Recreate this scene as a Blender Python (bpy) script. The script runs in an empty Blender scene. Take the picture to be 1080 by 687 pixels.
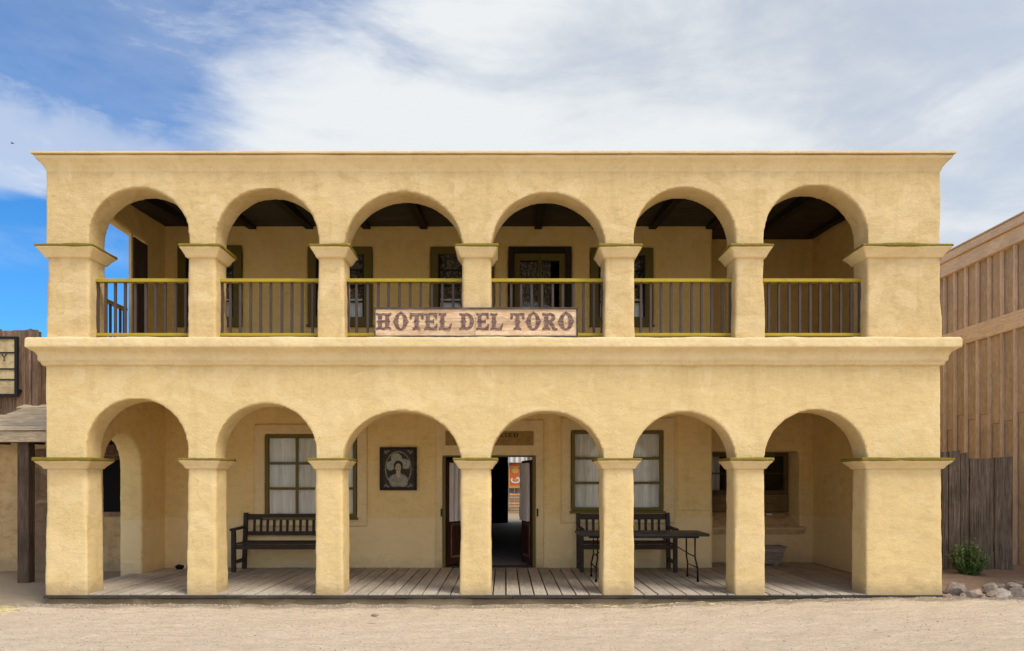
import bpy, bmesh, math, random
from mathutils import Vector, noise, Matrix
R = random.Random(7)
C = bpy.context.scene.collection
PI = math.pi
# ------------------------------------------------------------------ measured frame
EYE = 1.64; F = 770.0; VX = 533.0; HY = 507.0; D0 = 10.0
def PX(px, Y): return (px - VX) * (D0 + Y) / F
def PZ(py, Y): return EYE - (py - HY) * (D0 + Y) / F
def P(px, py, Y): return Vector((PX(px, Y), Y, PZ(py, Y)))
YB = 3.05; YR = 3.9        # porch back wall, and its recessed right end

# ------------------------------------------------------------------ materials
def mat(name):
    m = bpy.data.materials.new(name); m.use_nodes = True
    nt = m.node_tree; nt.nodes.clear()
    out = nt.nodes.new('ShaderNodeOutputMaterial'); b = nt.nodes.new('ShaderNodeBsdfPrincipled')
    nt.links.new(b.outputs[0], out.inputs[0])
    b.inputs['Specular IOR Level'].default_value = 0.25
    return m, nt, b, out
def N(nt, t, **k):
    n = nt.nodes.new(t)
    for a, v in k.items():
        if a.startswith('i_'): n.inputs[a[2:].replace('_', ' ')].default_value = v
        else: setattr(n, a, v)
    return n
def coords(nt, sc=(1, 1, 1)):
    tc = N(nt, 'ShaderNodeTexCoord'); mp = N(nt, 'ShaderNodeMapping')
    mp.inputs['Scale'].default_value = sc
    nt.links.new(tc.outputs['Object'], mp.inputs[0]); return mp.outputs[0]
def nz(nt, v, scale, detail=4, rough=.55, dist=0):
    n = N(nt, 'ShaderNodeTexNoise'); n.inputs['Scale'].default_value = scale
    n.inputs['Detail'].default_value = detail; n.inputs['Roughness'].default_value = rough
    n.inputs['Distortion'].default_value = dist
    nt.links.new(v, n.inputs['Vector']); return n.outputs['Fac']
def ramp(nt, f, stops):
    r = N(nt, 'ShaderNodeValToRGB'); e = r.color_ramp.elements
    while len(e) < len(stops): e.new(.5)
    for i, (p, c) in enumerate(stops):
        e[i].position = p; e[i].color = (c[0], c[1], c[2], 1) if not isinstance(c, (int, float)) else (c, c, c, 1)
    nt.links.new(f, r.inputs[0]); return r.outputs[0]
def mix(nt, f, a, b, mode='MIX'):
    m = N(nt, 'ShaderNodeMix', data_type='RGBA', blend_type=mode)
    if isinstance(f, (int, float)): m.inputs[0].default_value = f
    else: nt.links.new(f, m.inputs[0])
    for s, v in ((6, a), (7, b)):
        if isinstance(v, tuple): m.inputs[s].default_value = (v[0], v[1], v[2], 1)
        else: nt.links.new(v, m.inputs[s])
    return m.outputs[2]
def math_(nt, op, a, b=None, c=None, clamp=False):
    m = N(nt, 'ShaderNodeMath', operation=op); m.use_clamp = clamp
    for i, v in enumerate((a, b, c)):
        if v is None: continue
        if isinstance(v, (int, float)): m.inputs[i].default_value = v
        else: nt.links.new(v, m.inputs[i])
    return m.outputs[0]
def bump(nt, b, h, strength=.5, dist=.01, prev=None):
    n = N(nt, 'ShaderNodeBump'); n.inputs['Strength'].default_value = strength; n.inputs['Distance'].default_value = dist
    nt.links.new(h, n.inputs['Height'])
    if prev: nt.links.new(prev, n.inputs['Normal'])
    nt.links.new(n.outputs[0], b.inputs['Normal']); return n.outputs[0]
def sepz(nt):
    tc = N(nt, 'ShaderNodeTexCoord'); s = N(nt, 'ShaderNodeSeparateXYZ')
    nt.links.new(tc.outputs['Object'], s.inputs[0]); return s.outputs

def stucco(name, c, dark, stain=.35, cracks=.5, band=None):
    m, nt, b, o = mat(name)
    v = coords(nt); vs = coords(nt, (1, 1, 2.2)); vv = coords(nt, (2.6, 2.6, .35))
    big = nz(nt, v, .9, 5, .6); mid = nz(nt, vs, 5.5, 6, .65, .6); fine = nz(nt, v, 55, 4, .6)
    strk = nz(nt, vv, 2.2, 6, .6)
    col = mix(nt, ramp(nt, big, [(.35, 0), (.7, 1)]), c, tuple(x * .9 for x in c))
    col = mix(nt, math_(nt, 'MULTIPLY', ramp(nt, mid, [(.48, 0), (.78, 1)]), stain), col, dark)
    col = mix(nt, math_(nt, 'MULTIPLY', ramp(nt, strk, [(.52, 0), (.8, 1)]), stain * .9), col, dark)
    sp = nz(nt, v, 26, 5, .7)
    col = mix(nt, math_(nt, 'MULTIPLY', ramp(nt, sp, [(.56, 0), (.72, 1)]), .34), col, dark)
    chip = nz(nt, v, 11, 7, .75, 1.2)
    col = mix(nt, math_(nt, 'MULTIPLY', ramp(nt, chip, [(.60, 0), (.66, 1)]), .22), col, dark)
    col = mix(nt, math_(nt, 'MULTIPLY', ramp(nt, chip, [(.34, 1), (.42, 0)]), .35), col, tuple(min(.95, x * 1.12 + .02) for x in c))
    col = mix(nt, math_(nt, 'MULTIPLY', ramp(nt, fine, [(.35, 1), (.5, 0)]), .10), col, tuple(x * .8 for x in c))
    X, Y_, Z = sepz(nt)
    # rain stains under the ledge and the cornice, faded and repainted patches
    drip = ramp(nt, nz(nt, coords(nt, (5, 5, .5)), 1.6, 6, .7), [(.42, 0), (.66, 1)])
    for zt0, zl in ((3.22, .55), (5.92, .55)):
        f = math_(nt, 'DIVIDE', math_(nt, 'SUBTRACT', zt0 + .02, Z), zl)
        inb = math_(nt, 'MULTIPLY', math_(nt, 'GREATER_THAN', f, 0), math_(nt, 'SUBTRACT', 1.0, f, None, True))
        col = mix(nt, math_(nt, 'MULTIPLY', math_(nt, 'MULTIPLY', inb, drip), .26), col, dark)
    pt = ramp(nt, nz(nt, coords(nt, (1, 1, 1.4)), 1.15, 3, .45, 1.5), [(.54, 0), (.555, 1)])
    col = mix(nt, math_(nt, 'MULTIPLY', pt, .16), col, (.86, .70, .44))
    # grime rising from the ground
    g = math_(nt, 'SUBTRACT', Z, math_(nt, 'MULTIPLY', mid, .25))
    gr = ramp(nt, g, [(0.0, .5), (.16, 0)])
    col = mix(nt, gr, col, (.30, .22, .13))
    if band:
        f = math_(nt, 'SUBTRACT', math_(nt, 'ADD', Z, math_(nt, 'MULTIPLY', nz(nt, v, 3, 2), .03)), band)
        f = math_(nt, 'MULTIPLY', f, 60, clamp=True)
        col = mix(nt, f, mix(nt, .55, col, (.86, .69, .41)), col)
    # hairline cracks
    vo = N(nt, 'ShaderNodeTexVoronoi', feature='DISTANCE_TO_EDGE'); vo.inputs['Scale'].default_value = 2.3
    dv = N(nt, 'ShaderNodeVectorMath', operation='MULTIPLY_ADD')
    nn = N(nt, 'ShaderNodeTexNoise'); nn.inputs['Scale'].default_value = 3.5; nn.inputs['Detail'].default_value = 6
    nt.links.new(v, nn.inputs['Vector'])
    nt.links.new(nn.outputs['Color'], dv.inputs[0]); dv.inputs[1].default_value = (.5, .5, .5); nt.links.new(vs, dv.inputs[2])
    nt.links.new(dv.outputs[0], vo.inputs['Vector'])
    ck = ramp(nt, vo.outputs[0], [(0.0, 1), (.014, 0)])
    msk = ramp(nt, nz(nt, v, 1.7, 3), [(.52, 0), (.6, 1)])
    ckm = math_(nt, 'MULTIPLY', math_(nt, 'MULTIPLY', ck, msk), cracks)
    col = mix(nt, ckm, col, tuple(x * .55 for x in c))
    nt.links.new(col, b.inputs['Base Color']); b.inputs['Roughness'].default_value = .93
    tr = nz(nt, vs, 9, 5, .6, .8)
    h = math_(nt, 'ADD', math_(nt, 'MULTIPLY', tr, .55), math_(nt, 'MULTIPLY', fine, .5))
    h = math_(nt, 'SUBTRACT', h, math_(nt, 'MULTIPLY', ckm, .25))
    h = math_(nt, 'ADD', h, math_(nt, 'MULTIPLY', nz(nt, v, 24, 7, .75, .8), .8))
    pit = N(nt, 'ShaderNodeTexVoronoi'); pit.inputs['Scale'].default_value = 13; nt.links.new(vs, pit.inputs['Vector'])
    h = math_(nt, 'SUBTRACT', h, math_(nt, 'MULTIPLY', ramp(nt, pit.outputs[0], [(.05, 1), (.16, 0)]), .5))
    bump(nt, b, h, .6, .013)
    return m
def wood(name, cols, axis=0, gscale=1., rough=.8, bmp=.5, stretch=14, var=.5):
    m, nt, b, o = mat(name)
    sc = [stretch * gscale] * 3; sc[axis] = 1.0 * gscale
    v = coords(nt, tuple(sc))
    geo = N(nt, 'ShaderNodeNewGeometry')
    off = N(nt, 'ShaderNodeVectorMath', operation='ADD')
    sc2 = N(nt, 'ShaderNodeVectorMath', operation='SCALE'); sc2.inputs['Scale'].default_value = 37
    cx = N(nt, 'ShaderNodeCombineXYZ')
    for i in range(3): nt.links.new(geo.outputs['Random Per Island'], cx.inputs[i])
    nt.links.new(cx.outputs[0], sc2.inputs[0]); nt.links.new(v, off.inputs[0]); nt.links.new(sc2.outputs[0], off.inputs[1])
    g = nz(nt, off.outputs[0], 1.6, 8, .68, .5); g2 = nz(nt, off.outputs[0], 7, 5, .6)
    big = nz(nt, coords(nt), 2.1, 4)
    col = ramp(nt, g, [(.28, cols[0]), (.5, cols[1]), (.74, cols[2])])
    col = mix(nt, ramp(nt, g2, [(.3, .5), (.6, 0)]), col, tuple(x * .45 for x in cols[0]))
    col = mix(nt, ramp(nt, big, [(.3, .35), (.6, 0)]), col, tuple(x * .6 for x in cols[0]))
    hv = N(nt, 'ShaderNodeHueSaturation'); nt.links.new(col, hv.inputs['Color'])
    nt.links.new(math_(nt, 'ADD', math_(nt, 'MULTIPLY', geo.outputs['Random Per Island'], var), 1 - var / 2), hv.inputs['Value'])
    nt.links.new(hv.outputs[0], b.inputs['Base Color']); b.inputs['Roughness'].default_value = rough
    bump(nt, b, math_(nt, 'ADD', g, g2), bmp, .006)
    return m
def paint(name, c, rough=.6, worn=.25, under=(.16, .12, .08)):
    m, nt, b, o = mat(name); v = coords(nt)
    a = nz(nt, v, 6, 6, .65); f = nz(nt, v, 60, 3)
    col = mix(nt, ramp(nt, a, [(.3, 0), (.7, .5)]), c, tuple(x * .65 for x in c))
    col = mix(nt, math_(nt, 'MULTIPLY', ramp(nt, nz(nt, v, 17, 6, .7), [(.58, 0), (.66, 1)]), worn), col, under)
    nt.links.new(col, b.inputs['Base Color']); b.inputs['Roughness'].default_value = rough
    bump(nt, b, math_(nt, 'ADD', a, math_(nt, 'MULTIPLY', f, .3)), .3, .004); return m
def flat(name, c, rough=.8, metal=0):
    m, nt, b, o = mat(name); v = coords(nt)
    col = mix(nt, ramp(nt, nz(nt, v, 12, 5), [(.3, 0), (.7, 1)]), c, tuple(x * .72 for x in c))
    nt.links.new(col, b.inputs['Base Color']); b.inputs['Roughness'].default_value = rough; b.inputs['Metallic'].default_value = metal
    return m

CR = (.735, .55, .262)
M = {}
M['stucco'] = stucco('yellow_stucco', CR, (.47, .31, .13), .34, .5)
M['stucco_up'] = stucco('yellow_stucco_upper', (.66, .485, .235), (.40, .27, .11), .55, .4)
M['stucco_trim'] = stucco('yellow_stucco_trim', (.755, .585, .31), (.52, .35, .16), .34, .3)
M['stucco_back'] = stucco('porch_wall_stucco', (.86, .65, .29), (.52, .36, .16), .4, .6, band=.98)
M['stucco_backup'] = stucco('balcony_wall_stucco', (.86, .62, .24), (.56, .38, .15), .4, .6)
M['surround'] = stucco('pale_surround_stucco', (.80, .63, .34), (.45, .32, .15), .3, .6)
M['adobe'] = stucco('brown_adobe', (.64, .44, .215), (.34, .21, .11), .8, .6)
M['olive'] = paint('olive_paint', (.21, .155, .014), .7, .5, (.42, .31, .12))
M['olive_rail'] = paint('mustard_rail_paint', (.42, .31, .025), .5, .25, (.12, .09, .03))
M['olive_frame'] = paint('olive_window_paint', (.15, .115, .02), .5, .2)
M['baluster'] = paint('brown_baluster_paint', (.075, .052, .044), .6, .2)
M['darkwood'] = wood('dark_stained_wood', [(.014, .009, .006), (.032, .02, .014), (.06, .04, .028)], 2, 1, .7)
M['benchwood'] = wood('bench_wood', [(.020, .013, .011), (.036, .025, .02), (.07, .052, .042)], 0, 1.2, .5, .4)
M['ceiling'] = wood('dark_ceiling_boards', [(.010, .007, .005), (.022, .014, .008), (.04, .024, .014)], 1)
M['deck'] = wood('grey_deck_boards', [(.33, .28, .215), (.47, .405, .32), (.58, .51, .41)], 1, 1.2, .85, .5, 14, .3)
M['deckdark'] = wood('dark_deck_edge', [(.03, .024, .018), (.06, .048, .038), (.12, .10, .08)], 0, 1)
M['stone'] = stucco('footing_stone', (.13, .10, .065), (.07, .05, .035), .8, .8)
M['barn'] = wood('brown_barn_siding', [(.46, .345, .235), (.58, .445, .31), (.70, .55, .40)], 2, 1.6, .9, .7, 5, .14)
M['batten'] = wood('barn_batten', [(.62, .45, .31), (.76, .57, .41), (.84, .67, .50)], 2, 1.2, .9, .6, 8, .2)
M['barntrim'] = wood('barn_trim', [(.60, .44, .30), (.74, .56, .39), (.82, .65, .47)], 1, 1.1, .9, .7)
M['fence'] = wood('grey_fence_boards', [(.05, .036, .025), (.21, .16, .115), (.42, .335, .255)], 2, 1.5, .95, 1, 22, .5)
M['oldplank'] = wood('old_brown_planks', [(.08, .048, .03), (.24, .145, .09), (.42, .28, .18)], 2, 1.3, .95, 1)
M['roofplank'] = wood('bleached_roof_boards', [(.20, .15, .095), (.50, .39, .26), (.70, .57, .40)], 0, 1.1, .95, .8)
M['signwood'] = wood('salmon_sign_board', [(.44, .26, .14), (.78, .54, .33), (.86, .70, .48)], 0, 1.6, .85, .8, 9, .3)
M['signedge'] = wood('grey_sign_edge', [(.03, .022, .018), (.09, .07, .055), (.26, .21, .17)], 0, 1.5, .9, .6)
M['oldsign'] = stucco('peeling_sign_face', (.55, .43, .22), (.20, .14, .08), 1., .9)
M['crate'] = wood('weathered_planter_wood', [(.22, .17, .13), (.40, .33, .26), (.58, .49, .4)], 0, 1.5)
M['pallet'] = wood('orange_pallet_wood', [(.35, .19, .08), (.55, .32, .15), (.7, .46, .25)], 0, 1.5)
M['redwood'] = wood('red_brown_door', [(.035, .014, .008), (.075, .03, .016), (.12, .055, .03)], 2, 1.2, .5, .4)
M['interior'] = flat('painted_dark_interior', (.035, .028, .02), .95)  # near-black colour stands in for the darkness of unlit rooms
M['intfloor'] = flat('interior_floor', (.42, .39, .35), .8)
M['metal'] = flat('dark_metal', (.03, .03, .032), .4, .8)
M['tabletop'] = flat('charcoal_plastic', (.045, .043, .042), .45)
M['brass'] = flat('tarnished_brass', (.3, .25, .18), .4, .9)
M['black'] = flat('black_cloth', (.008, .007, .008), .9)
M['white'] = flat('white_cloth', (.7, .68, .64), .9)
M['wire'] = flat('black_wire', (.012, .012, .012), .6)
M['orange'] = flat('orange_banner', (.62, .13, .03), .7)
M['darkorange'] = flat('dark_orange', (.30, .055, .02), .7)
M['ochre'] = flat('ochre_print', (.55, .30, .08), .7)
M['greyboard'] = flat('grey_board', (.22, .18, .15), .9)
M['red'] = flat('red_cloth', (.5, .02, .02), .8)

def letter_mat():
    m, nt, b, o = mat('faded_brown_letter_paint'); v = coords(nt, (3, 3, 22))
    a = nz(nt, v, 3, 7, .7)
    col = mix(nt, ramp(nt, a, [(.44, 0), (.66, .85)]), (.105, .058, .052), (.42, .28, .19))
    nt.links.new(col, b.inputs['Base Color']); b.inputs['Roughness'].default_value = .85; return m
M['letter'] = letter_mat()
M['faintletter'] = flat('faint_letter_paint', (.10, .055, .025), .9)
M['ochresign'] = flat('ochre_door_sign', (.36, .235, .08), .9)

def curtain_mat(name, c, tr=.35):
    m, nt, b, o = mat(name); v = coords(nt, (30, 30, 1.5))
    a = nz(nt, v, 1.2, 4)
    col = mix(nt, ramp(nt, a, [(.3, 0), (.7, 1)]), c, tuple(x * .7 for x in c))
    nt.links.new(col, b.inputs['Base Color']); b.inputs['Roughness'].default_value = .9
    return m
M['curtain'] = curtain_mat('off_white_curtain', (.93, .89, .83))
M['greycurtain'] = curtain_mat('grey_door_curtain', (.72, .67, .64))
def lace_mat():
    m, nt, b, o = mat('lace_curtain'); v = coords(nt)
    vo = N(nt, 'ShaderNodeTexVoronoi'); vo.inputs['Scale'].default_value = 20; nt.links.new(v, vo.inputs['Vector'])
    col = ramp(nt, vo.outputs[0], [(.2, (.36, .31, .25)), (.55, (.12, .10, .08))])
    nt.links.new(col, b.inputs['Base Color']); b.inputs['Roughness'].default_value = .9; return m
M['lace'] = lace_mat()
def glass_mat():
    m, nt, b, o = mat('window_glass'); nt.nodes.remove(b)
    t = N(nt, 'ShaderNodeBsdfTransparent'); t.inputs[0].default_value = (.97, .98, .97, 1)
    g = N(nt, 'ShaderNodeBsdfGlossy'); g.inputs['Roughness'].default_value = .02
    lw = N(nt, 'ShaderNodeFresnel'); lw.inputs[0].default_value = 1.45
    f = math_(nt, 'ADD', math_(nt, 'MULTIPLY', lw.outputs[0], .6), .0, clamp=True)
    bp = N(nt, 'ShaderNodeBump'); bp.inputs['Strength'].default_value = .06; bp.inputs['Distance'].default_value = .02
    nt.links.new(nz(nt, coords(nt), 2.2, 1), bp.inputs['Height']); nt.links.new(bp.outputs[0], g.inputs['Normal'])
    mx = N(nt, 'ShaderNodeMixShader'); nt.links.new(f, mx.inputs[0]); nt.links.new(t.outputs[0], mx.inputs[1]); nt.links.new(g.outputs[0], mx.inputs[2])
    nt.links.new(mx.outputs[0], o.inputs[0]); return m
M['glass'] = glass_mat()
def ground_mat(name, c1, c2, c3):
    m, nt, b, o = mat(name); v = coords(nt); vw = coords(nt, (.6, 1.6, 1))
    big = nz(nt, vw, .55, 6, .6); mid = nz(nt, vw, 3.5, 6, .65, .4); fine = nz(nt, vw, 26, 6, .78); gr = nz(nt, v, 130, 3, .7)
    col = mix(nt, ramp(nt, big, [(.35, 0), (.68, 1)]), c1, c2)
    col = mix(nt, math_(nt, 'MULTIPLY', ramp(nt, mid, [(.45, 0), (.75, 1)]), .55), col, c3)
    col = mix(nt, math_(nt, 'MULTIPLY', ramp(nt, fine, [(.5, 0), (.64, 1)]), .55), col, tuple(x * .55 for x in c3))
    col = mix(nt, math_(nt, 'MULTIPLY', ramp(nt, gr, [(.52, 0), (.68, 1)]), .5), col, tuple(min(1, x * 1.35) for x in c1))
    # darker gravel along the porch, with its soft shadow painted into the colour
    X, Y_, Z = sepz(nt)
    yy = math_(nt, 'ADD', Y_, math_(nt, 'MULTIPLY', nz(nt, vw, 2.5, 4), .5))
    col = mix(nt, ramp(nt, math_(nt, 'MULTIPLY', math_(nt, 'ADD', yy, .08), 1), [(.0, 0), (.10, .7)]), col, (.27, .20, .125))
    nt.links.new(col, b.inputs['Base Color']); b.inputs['Roughness'].default_value = .95
    h = math_(nt, 'ADD', math_(nt, 'MULTIPLY', mid, 1.2), math_(nt, 'ADD', math_(nt, 'MULTIPLY', fine, .7), math_(nt, 'MULTIPLY', gr, .25)))
    bump(nt, b, h, 1.0, .05); return m
M['ground'] = ground_mat('sandy_ground', (.86, .69, .50), (.80, .63, .445), (.62, .47, .32))
M['bed'] = flat('brown_bed_soil', (.34, .23, .145), .95)
def rock_mat():
    m, nt, b, o = mat('tan_rock'); v = coords(nt); oi = N(nt, 'ShaderNodeObjectInfo')
    a = nz(nt, v, 9, 7, .7); f = nz(nt, v, 45, 4)
    c = ramp(nt, oi.outputs['Random'], [(0, (.42, .31, .22)), (.4, (.52, .41, .31)), (.75, (.34, .28, .235)), (1, (.60, .50, .40))])
    col = mix(nt, ramp(nt, a, [(.35, .7), (.65, 0)]), c, (.13, .09, .06))
    nt.links.new(col, b.inputs['Base Color']); b.inputs['Roughness'].default_value = .9
    bump(nt, b, math_(nt, 'ADD', a, math_(nt, 'MULTIPLY', f, .4)), .8, .02); return m
M['rock'] = rock_mat()
def leaf_mat(name, a, bb):
    m, nt, b, o = mat(name); g = N(nt, 'ShaderNodeNewGeometry')
    col = ramp(nt, g.outputs['Random Per Island'], [(0, a), (1, bb)])
    nt.links.new(col, b.inputs['Base Color']); b.inputs['Roughness'].default_value = .55; return m
M['leaf'] = leaf_mat('bush_leaf', (.06, .13, .03), (.26, .34, .11))
M['straw'] = leaf_mat('straw', (.50, .38, .14), (.74, .64, .30))
M['pebble'] = leaf_mat('pebble', (.20, .15, .11), (.62, .52, .40))

# ------------------------------------------------------------------ mesh helpers
class MB:
    def __init__(s): s.v = []; s.f = []
    def quadbox(s, c8):
        n = len(s.v); s.v += [tuple(c) for c in c8]
        for f in ((0, 3, 2, 1), (4, 5, 6, 7), (0, 1, 5, 4), (1, 2, 6, 5), (2, 3, 7, 6), (3, 0, 4, 7)): s.f.append(tuple(n + i for i in f))
        return s
    def box(s, x0, x1, y0, y1, z0, z1):
        return s.quadbox([(x0, y0, z0), (x1, y0, z0), (x1, y1, z0), (x0, y1, z0), (x0, y0, z1), (x1, y0, z1), (x1, y1, z1), (x0, y1, z1)])
    def loft(s, rings):   # rectangles (x0,x1,y0,y1,z)
        n = len(s.v)
        for (x0, x1, y0, y1, z) in rings: s.v += [(x0, y0, z), (x1, y0, z), (x1, y1, z), (x0, y1, z)]
        k = len(rings)
        s.f.append((n + 3, n + 2, n + 1, n)); t = n + 4 * (k - 1); s.f.append((t, t + 1, t + 2, t + 3))
        for r in range(k - 1):
            for i in range(4):
                a = n + 4 * r + i; b = n + 4 * r + (i + 1) % 4; s.f.append((a, b, b + 4, a + 4))
        return s
    def tube(s, pts, r, seg=8):
        pts = [Vector(p) for p in pts]; n = len(s.v); k = len(pts)
        for i, p in enumerate(pts):
            d = (pts[min(i + 1, k - 1)] - pts[max(i - 1, 0)]).normalized()
            u = d.cross(Vector((0, 0, 1)))
            if u.length < .05: u = d.cross(Vector((1, 0, 0)))
            u.normalize(); w = d.cross(u); rr = r[i] if isinstance(r, (list, tuple)) else r
            for j in range(seg):
                a = 2 * PI * j / seg; s.v.append(tuple(p + (u * math.cos(a) + w * math.sin(a)) * rr))
        for i in range(k - 1):
            for j in range(seg):
                a = n + i * seg + j; b = n + i * seg + (j + 1) % seg; s.f.append((a, b, b + seg, a + seg))
        s.f.append(tuple(n + j for j in range(seg))); s.f.append(tuple(n + (k - 1) * seg + j for j in reversed(range(seg))))
        return s
    def prism(s, poly, y0, y1):   # poly of (x,z), extruded along y
        n = len(s.v); k = len(poly)
        s.v += [(x, y0, z) for x, z in poly] + [(x, y1, z) for x, z in poly]
        s.f.append(tuple(n + i for i in range(k))); s.f.append(tuple(n + k + i for i in reversed(range(k))))
        for i in range(k): j = (i + 1) % k; s.f.append((n + i, n + k + i, n + k + j, n + j))
        return s
    def mesh(s, name='m'):
        me = bpy.data.meshes.new(name); me.from_pydata(s.v, [], s.f); me.validate()
        bm = bmesh.new(); bm.from_mesh(me); bmesh.ops.recalc_face_normals(bm, faces=bm.faces); bm.to_mesh(me); bm.free()
        return me
def obj(name, src, m, parent=None, bev=0, smooth=False):
    me = src.mesh(name) if isinstance(src, MB) else src
    if bev:
        bm = bmesh.new(); bm.from_mesh(me)
        bmesh.ops.bevel(bm, geom=[e for e in bm.edges if len(e.link_faces) == 2 and e.calc_face_angle(0) > .6], offset=bev, segments=1, affect='EDGES', clamp_overlap=True)
        bm.to_mesh(me); bm.free()
    me.name = name
    if smooth:
        for p in me.polygons: p.use_smooth = True
    if isinstance(m, str): m = M[m]
    me.materials.clear(); me.materials.append(m)
    o = bpy.data.objects.new(name, me); C.objects.link(o)
    if parent is not None:
        o.parent = parent
        off = parent.matrix_basis.translation.copy(); pp = parent.parent
        while pp is not None: off += pp.matrix_basis.translation; pp = pp.parent
        if off.length > 0: me.transform(Matrix.Translation(-off))
    return o
def tag(o, label, cat, group=None, kind=None):
    o['label'] = label; o['category'] = cat
    if group: o['group'] = group
    if kind: o['kind'] = kind
    return o
def thing(name, label, cat, loc=(0, 0, 0), group=None):
    o = bpy.data.objects.new(name, None); C.objects.link(o); o.location = loc; o.empty_display_size = .2
    return tag(o, label, cat, group)
def sub(name, parent):
    o = bpy.data.objects.new(name, None); C.objects.link(o); o.parent = parent; return o
def copy_tree(o, parent=None):
    c = o.copy(); C.objects.link(c); c.parent = parent
    for ch in list(o.children): copy_tree(ch, c)
    return c
def struct(name, src, m, smooth=False):
    o = obj(name, src, m, None, 0, smooth); o['kind'] = 'structure'; return o
def plaster(src, vox=.03, it=5, amp=.009, fine=.003, fac=.5):
    me = src.mesh('t'); o = bpy.data.objects.new('t', me); C.objects.link(o)
    r = o.modifiers.new('r', 'REMESH'); r.mode = 'VOXEL'; r.voxel_size = vox; r.use_smooth_shade = True
    s = o.modifiers.new('s', 'SMOOTH'); s.factor = fac; s.iterations = it
    dg = bpy.context.evaluated_depsgraph_get(); dg.update()
    n = bpy.data.meshes.new_from_object(o.evaluated_get(dg)); bpy.data.objects.remove(o); bpy.data.meshes.remove(me)
    co = []
    for v in n.vertices:
        c = v.co; d = noise.noise(c * 1.7) * amp + noise.noise(c * 5.3 + Vector((9, 3, 1))) * amp * .55 + noise.noise(c * 17) * fine
        co.append(c + v.normal * d)
    for v, c in zip(n.vertices, co): v.co = c
    for p in n.polygons: p.use_smooth = True
    return n
def grid_wall(mb, x0, x1, z0, z1, holes, y0, y1):
    xs = sorted({x0, x1} | {h[0] for h in holes} | {h[1] for h in holes}); zs = sorted({z0, z1} | {h[2] for h in holes} | {h[3] for h in holes})
    def solid(i, j):
        if i < 0 or j < 0 or i >= len(xs) - 1 or j >= len(zs) - 1: return False
        cx = (xs[i] + xs[i + 1]) / 2; cz = (zs[j] + zs[j + 1]) / 2
        return not any(h[0] < cx < h[1] and h[2] < cz < h[3] for h in holes)
    def q(*p): n = len(mb.v); mb.v += list(p); mb.f.append((n, n + 1, n + 2, n + 3))
    for i in range(len(xs) - 1):
        for j in range(len(zs) - 1):
            if not solid(i, j): continue
            a, b, c, d = xs[i], xs[i + 1], zs[j], zs[j + 1]
            q((a, y0, c), (b, y0, c), (b, y0, d), (a, y0, d)); q((a, y1, d), (b, y1, d), (b, y1, c), (a, y1, c))
            if not solid(i - 1, j): q((a, y1, c), (a, y0, c), (a, y0, d), (a, y1, d))
            if not solid(i + 1, j): q((b, y0, c), (b, y1, c), (b, y1, d), (b, y0, d))
            if not solid(i, j - 1): q((a, y1, c), (b, y1, c), (b, y0, c), (a, y0, c))
            if not solid(i, j + 1): q((a, y0, d), (b, y0, d), (b, y1, d), (a, y1, d))
    return mb
def strip_wall(mb, prof, zt, y0, y1, prof2=None, swap=False):
    """prof: (x, zbottom) list; wall between profile and zt. swap=True: x<->y (wall along Y)"""
    prof2 = prof2 or prof
    def T(x, y, z): return (y, x, z) if swap else (x, y, z)
    n = len(mb.v); k = len(prof)
    for (x, z), (x2, z2) in zip(prof, prof2):
        mb.v += [T(x, y0, z), T(x, y0, zt), T(x2, y1, z2), T(x2, y1, zt)]
    for i in range(k - 1):
        a = n + 4 * i; b = a + 4
        if abs(prof[i][0] - prof[i + 1][0]) > 1e-6 or abs(prof2[i][0] - prof2[i + 1][0]) > 1e-6:
            mb.f += [(a, b, b + 1, a + 1), (a + 2, a + 3, b + 3, b + 2), (a + 1, b + 1, b + 3, a + 3)]
        mb.f.append((a, a + 2, b + 2, b))
    e = n + 4 * (k - 1)
    mb.f += [(n, n + 1, n + 3, n + 2), (e, e + 2, e + 3, e + 1)]
    return mb
def arch_pts(xl, xr, zs, zt, n=28):
    a = (xr - xl) / 2; c = (xl + xr) / 2; h = zt - zs; st = max(0, h - a); b = h - st
    pts = [(xl, zs)]
    for i in range(n + 1):
        t = PI - PI * i / n; pts.append((c + a * math.cos(t), zs + st + b * max(0, math.sin(t)) ** .96))
    pts.append((xr, zs)); return pts

# ================================================================== THE HOTEL
XL, XR = PX(48, 0), PX(993, 0)
hotel = thing('hotel_building', 'two storey yellow stucco hotel with arched porch and balcony arcades', 'building', (0, 0, 0))
TH = .42
Z_DECK = .085
def colfaces(l): return [(PX(a, 0), PX(b, 0)) for a, b in l]
LOWC = colfaces([(47.5, 91.4), (196.8, 227.8), (332.4, 361.8), (485.3, 517.8), (636, 668.9), (775, 807), (913.6, 994)])
UPC = colfaces([(49, 94), (198, 227.5), (334.8, 363), (487, 518.1), (637.8, 669.4), (775.4, 806.6), (914.5, 993)])
LOWT = [420.8, 425.7, 433.4, 433.8, 434.5, 432.7]; UPT = [198, 199, 202.4, 203.3, 198, 195.4]
ZS1, ZS2 = PZ(484, 0), PZ(260, 0)
Z_LEDGE = 3.575
def arcade(cols, tops, zs, zt):
    prof = [(XL, zs)]
    for i in range(6):
        l = cols[i][1] - .01; r = cols[i + 1][0] + .01
        prof += arch_pts(l, r, zs, PZ(tops[i], 0))
    prof.append((XR, zs)); return strip_wall(MB(), prof, zt, 0, TH)
obj('arcade_wall', plaster(arcade(LOWC, LOWT, ZS1 - .07, 3.5), .024, 2), 'stucco', hotel)
obj('arcade_wall', plaster(arcade(UPC, UPT, ZS2 - .07, 6.04), .024, 2), 'stucco_up', hotel)
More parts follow.
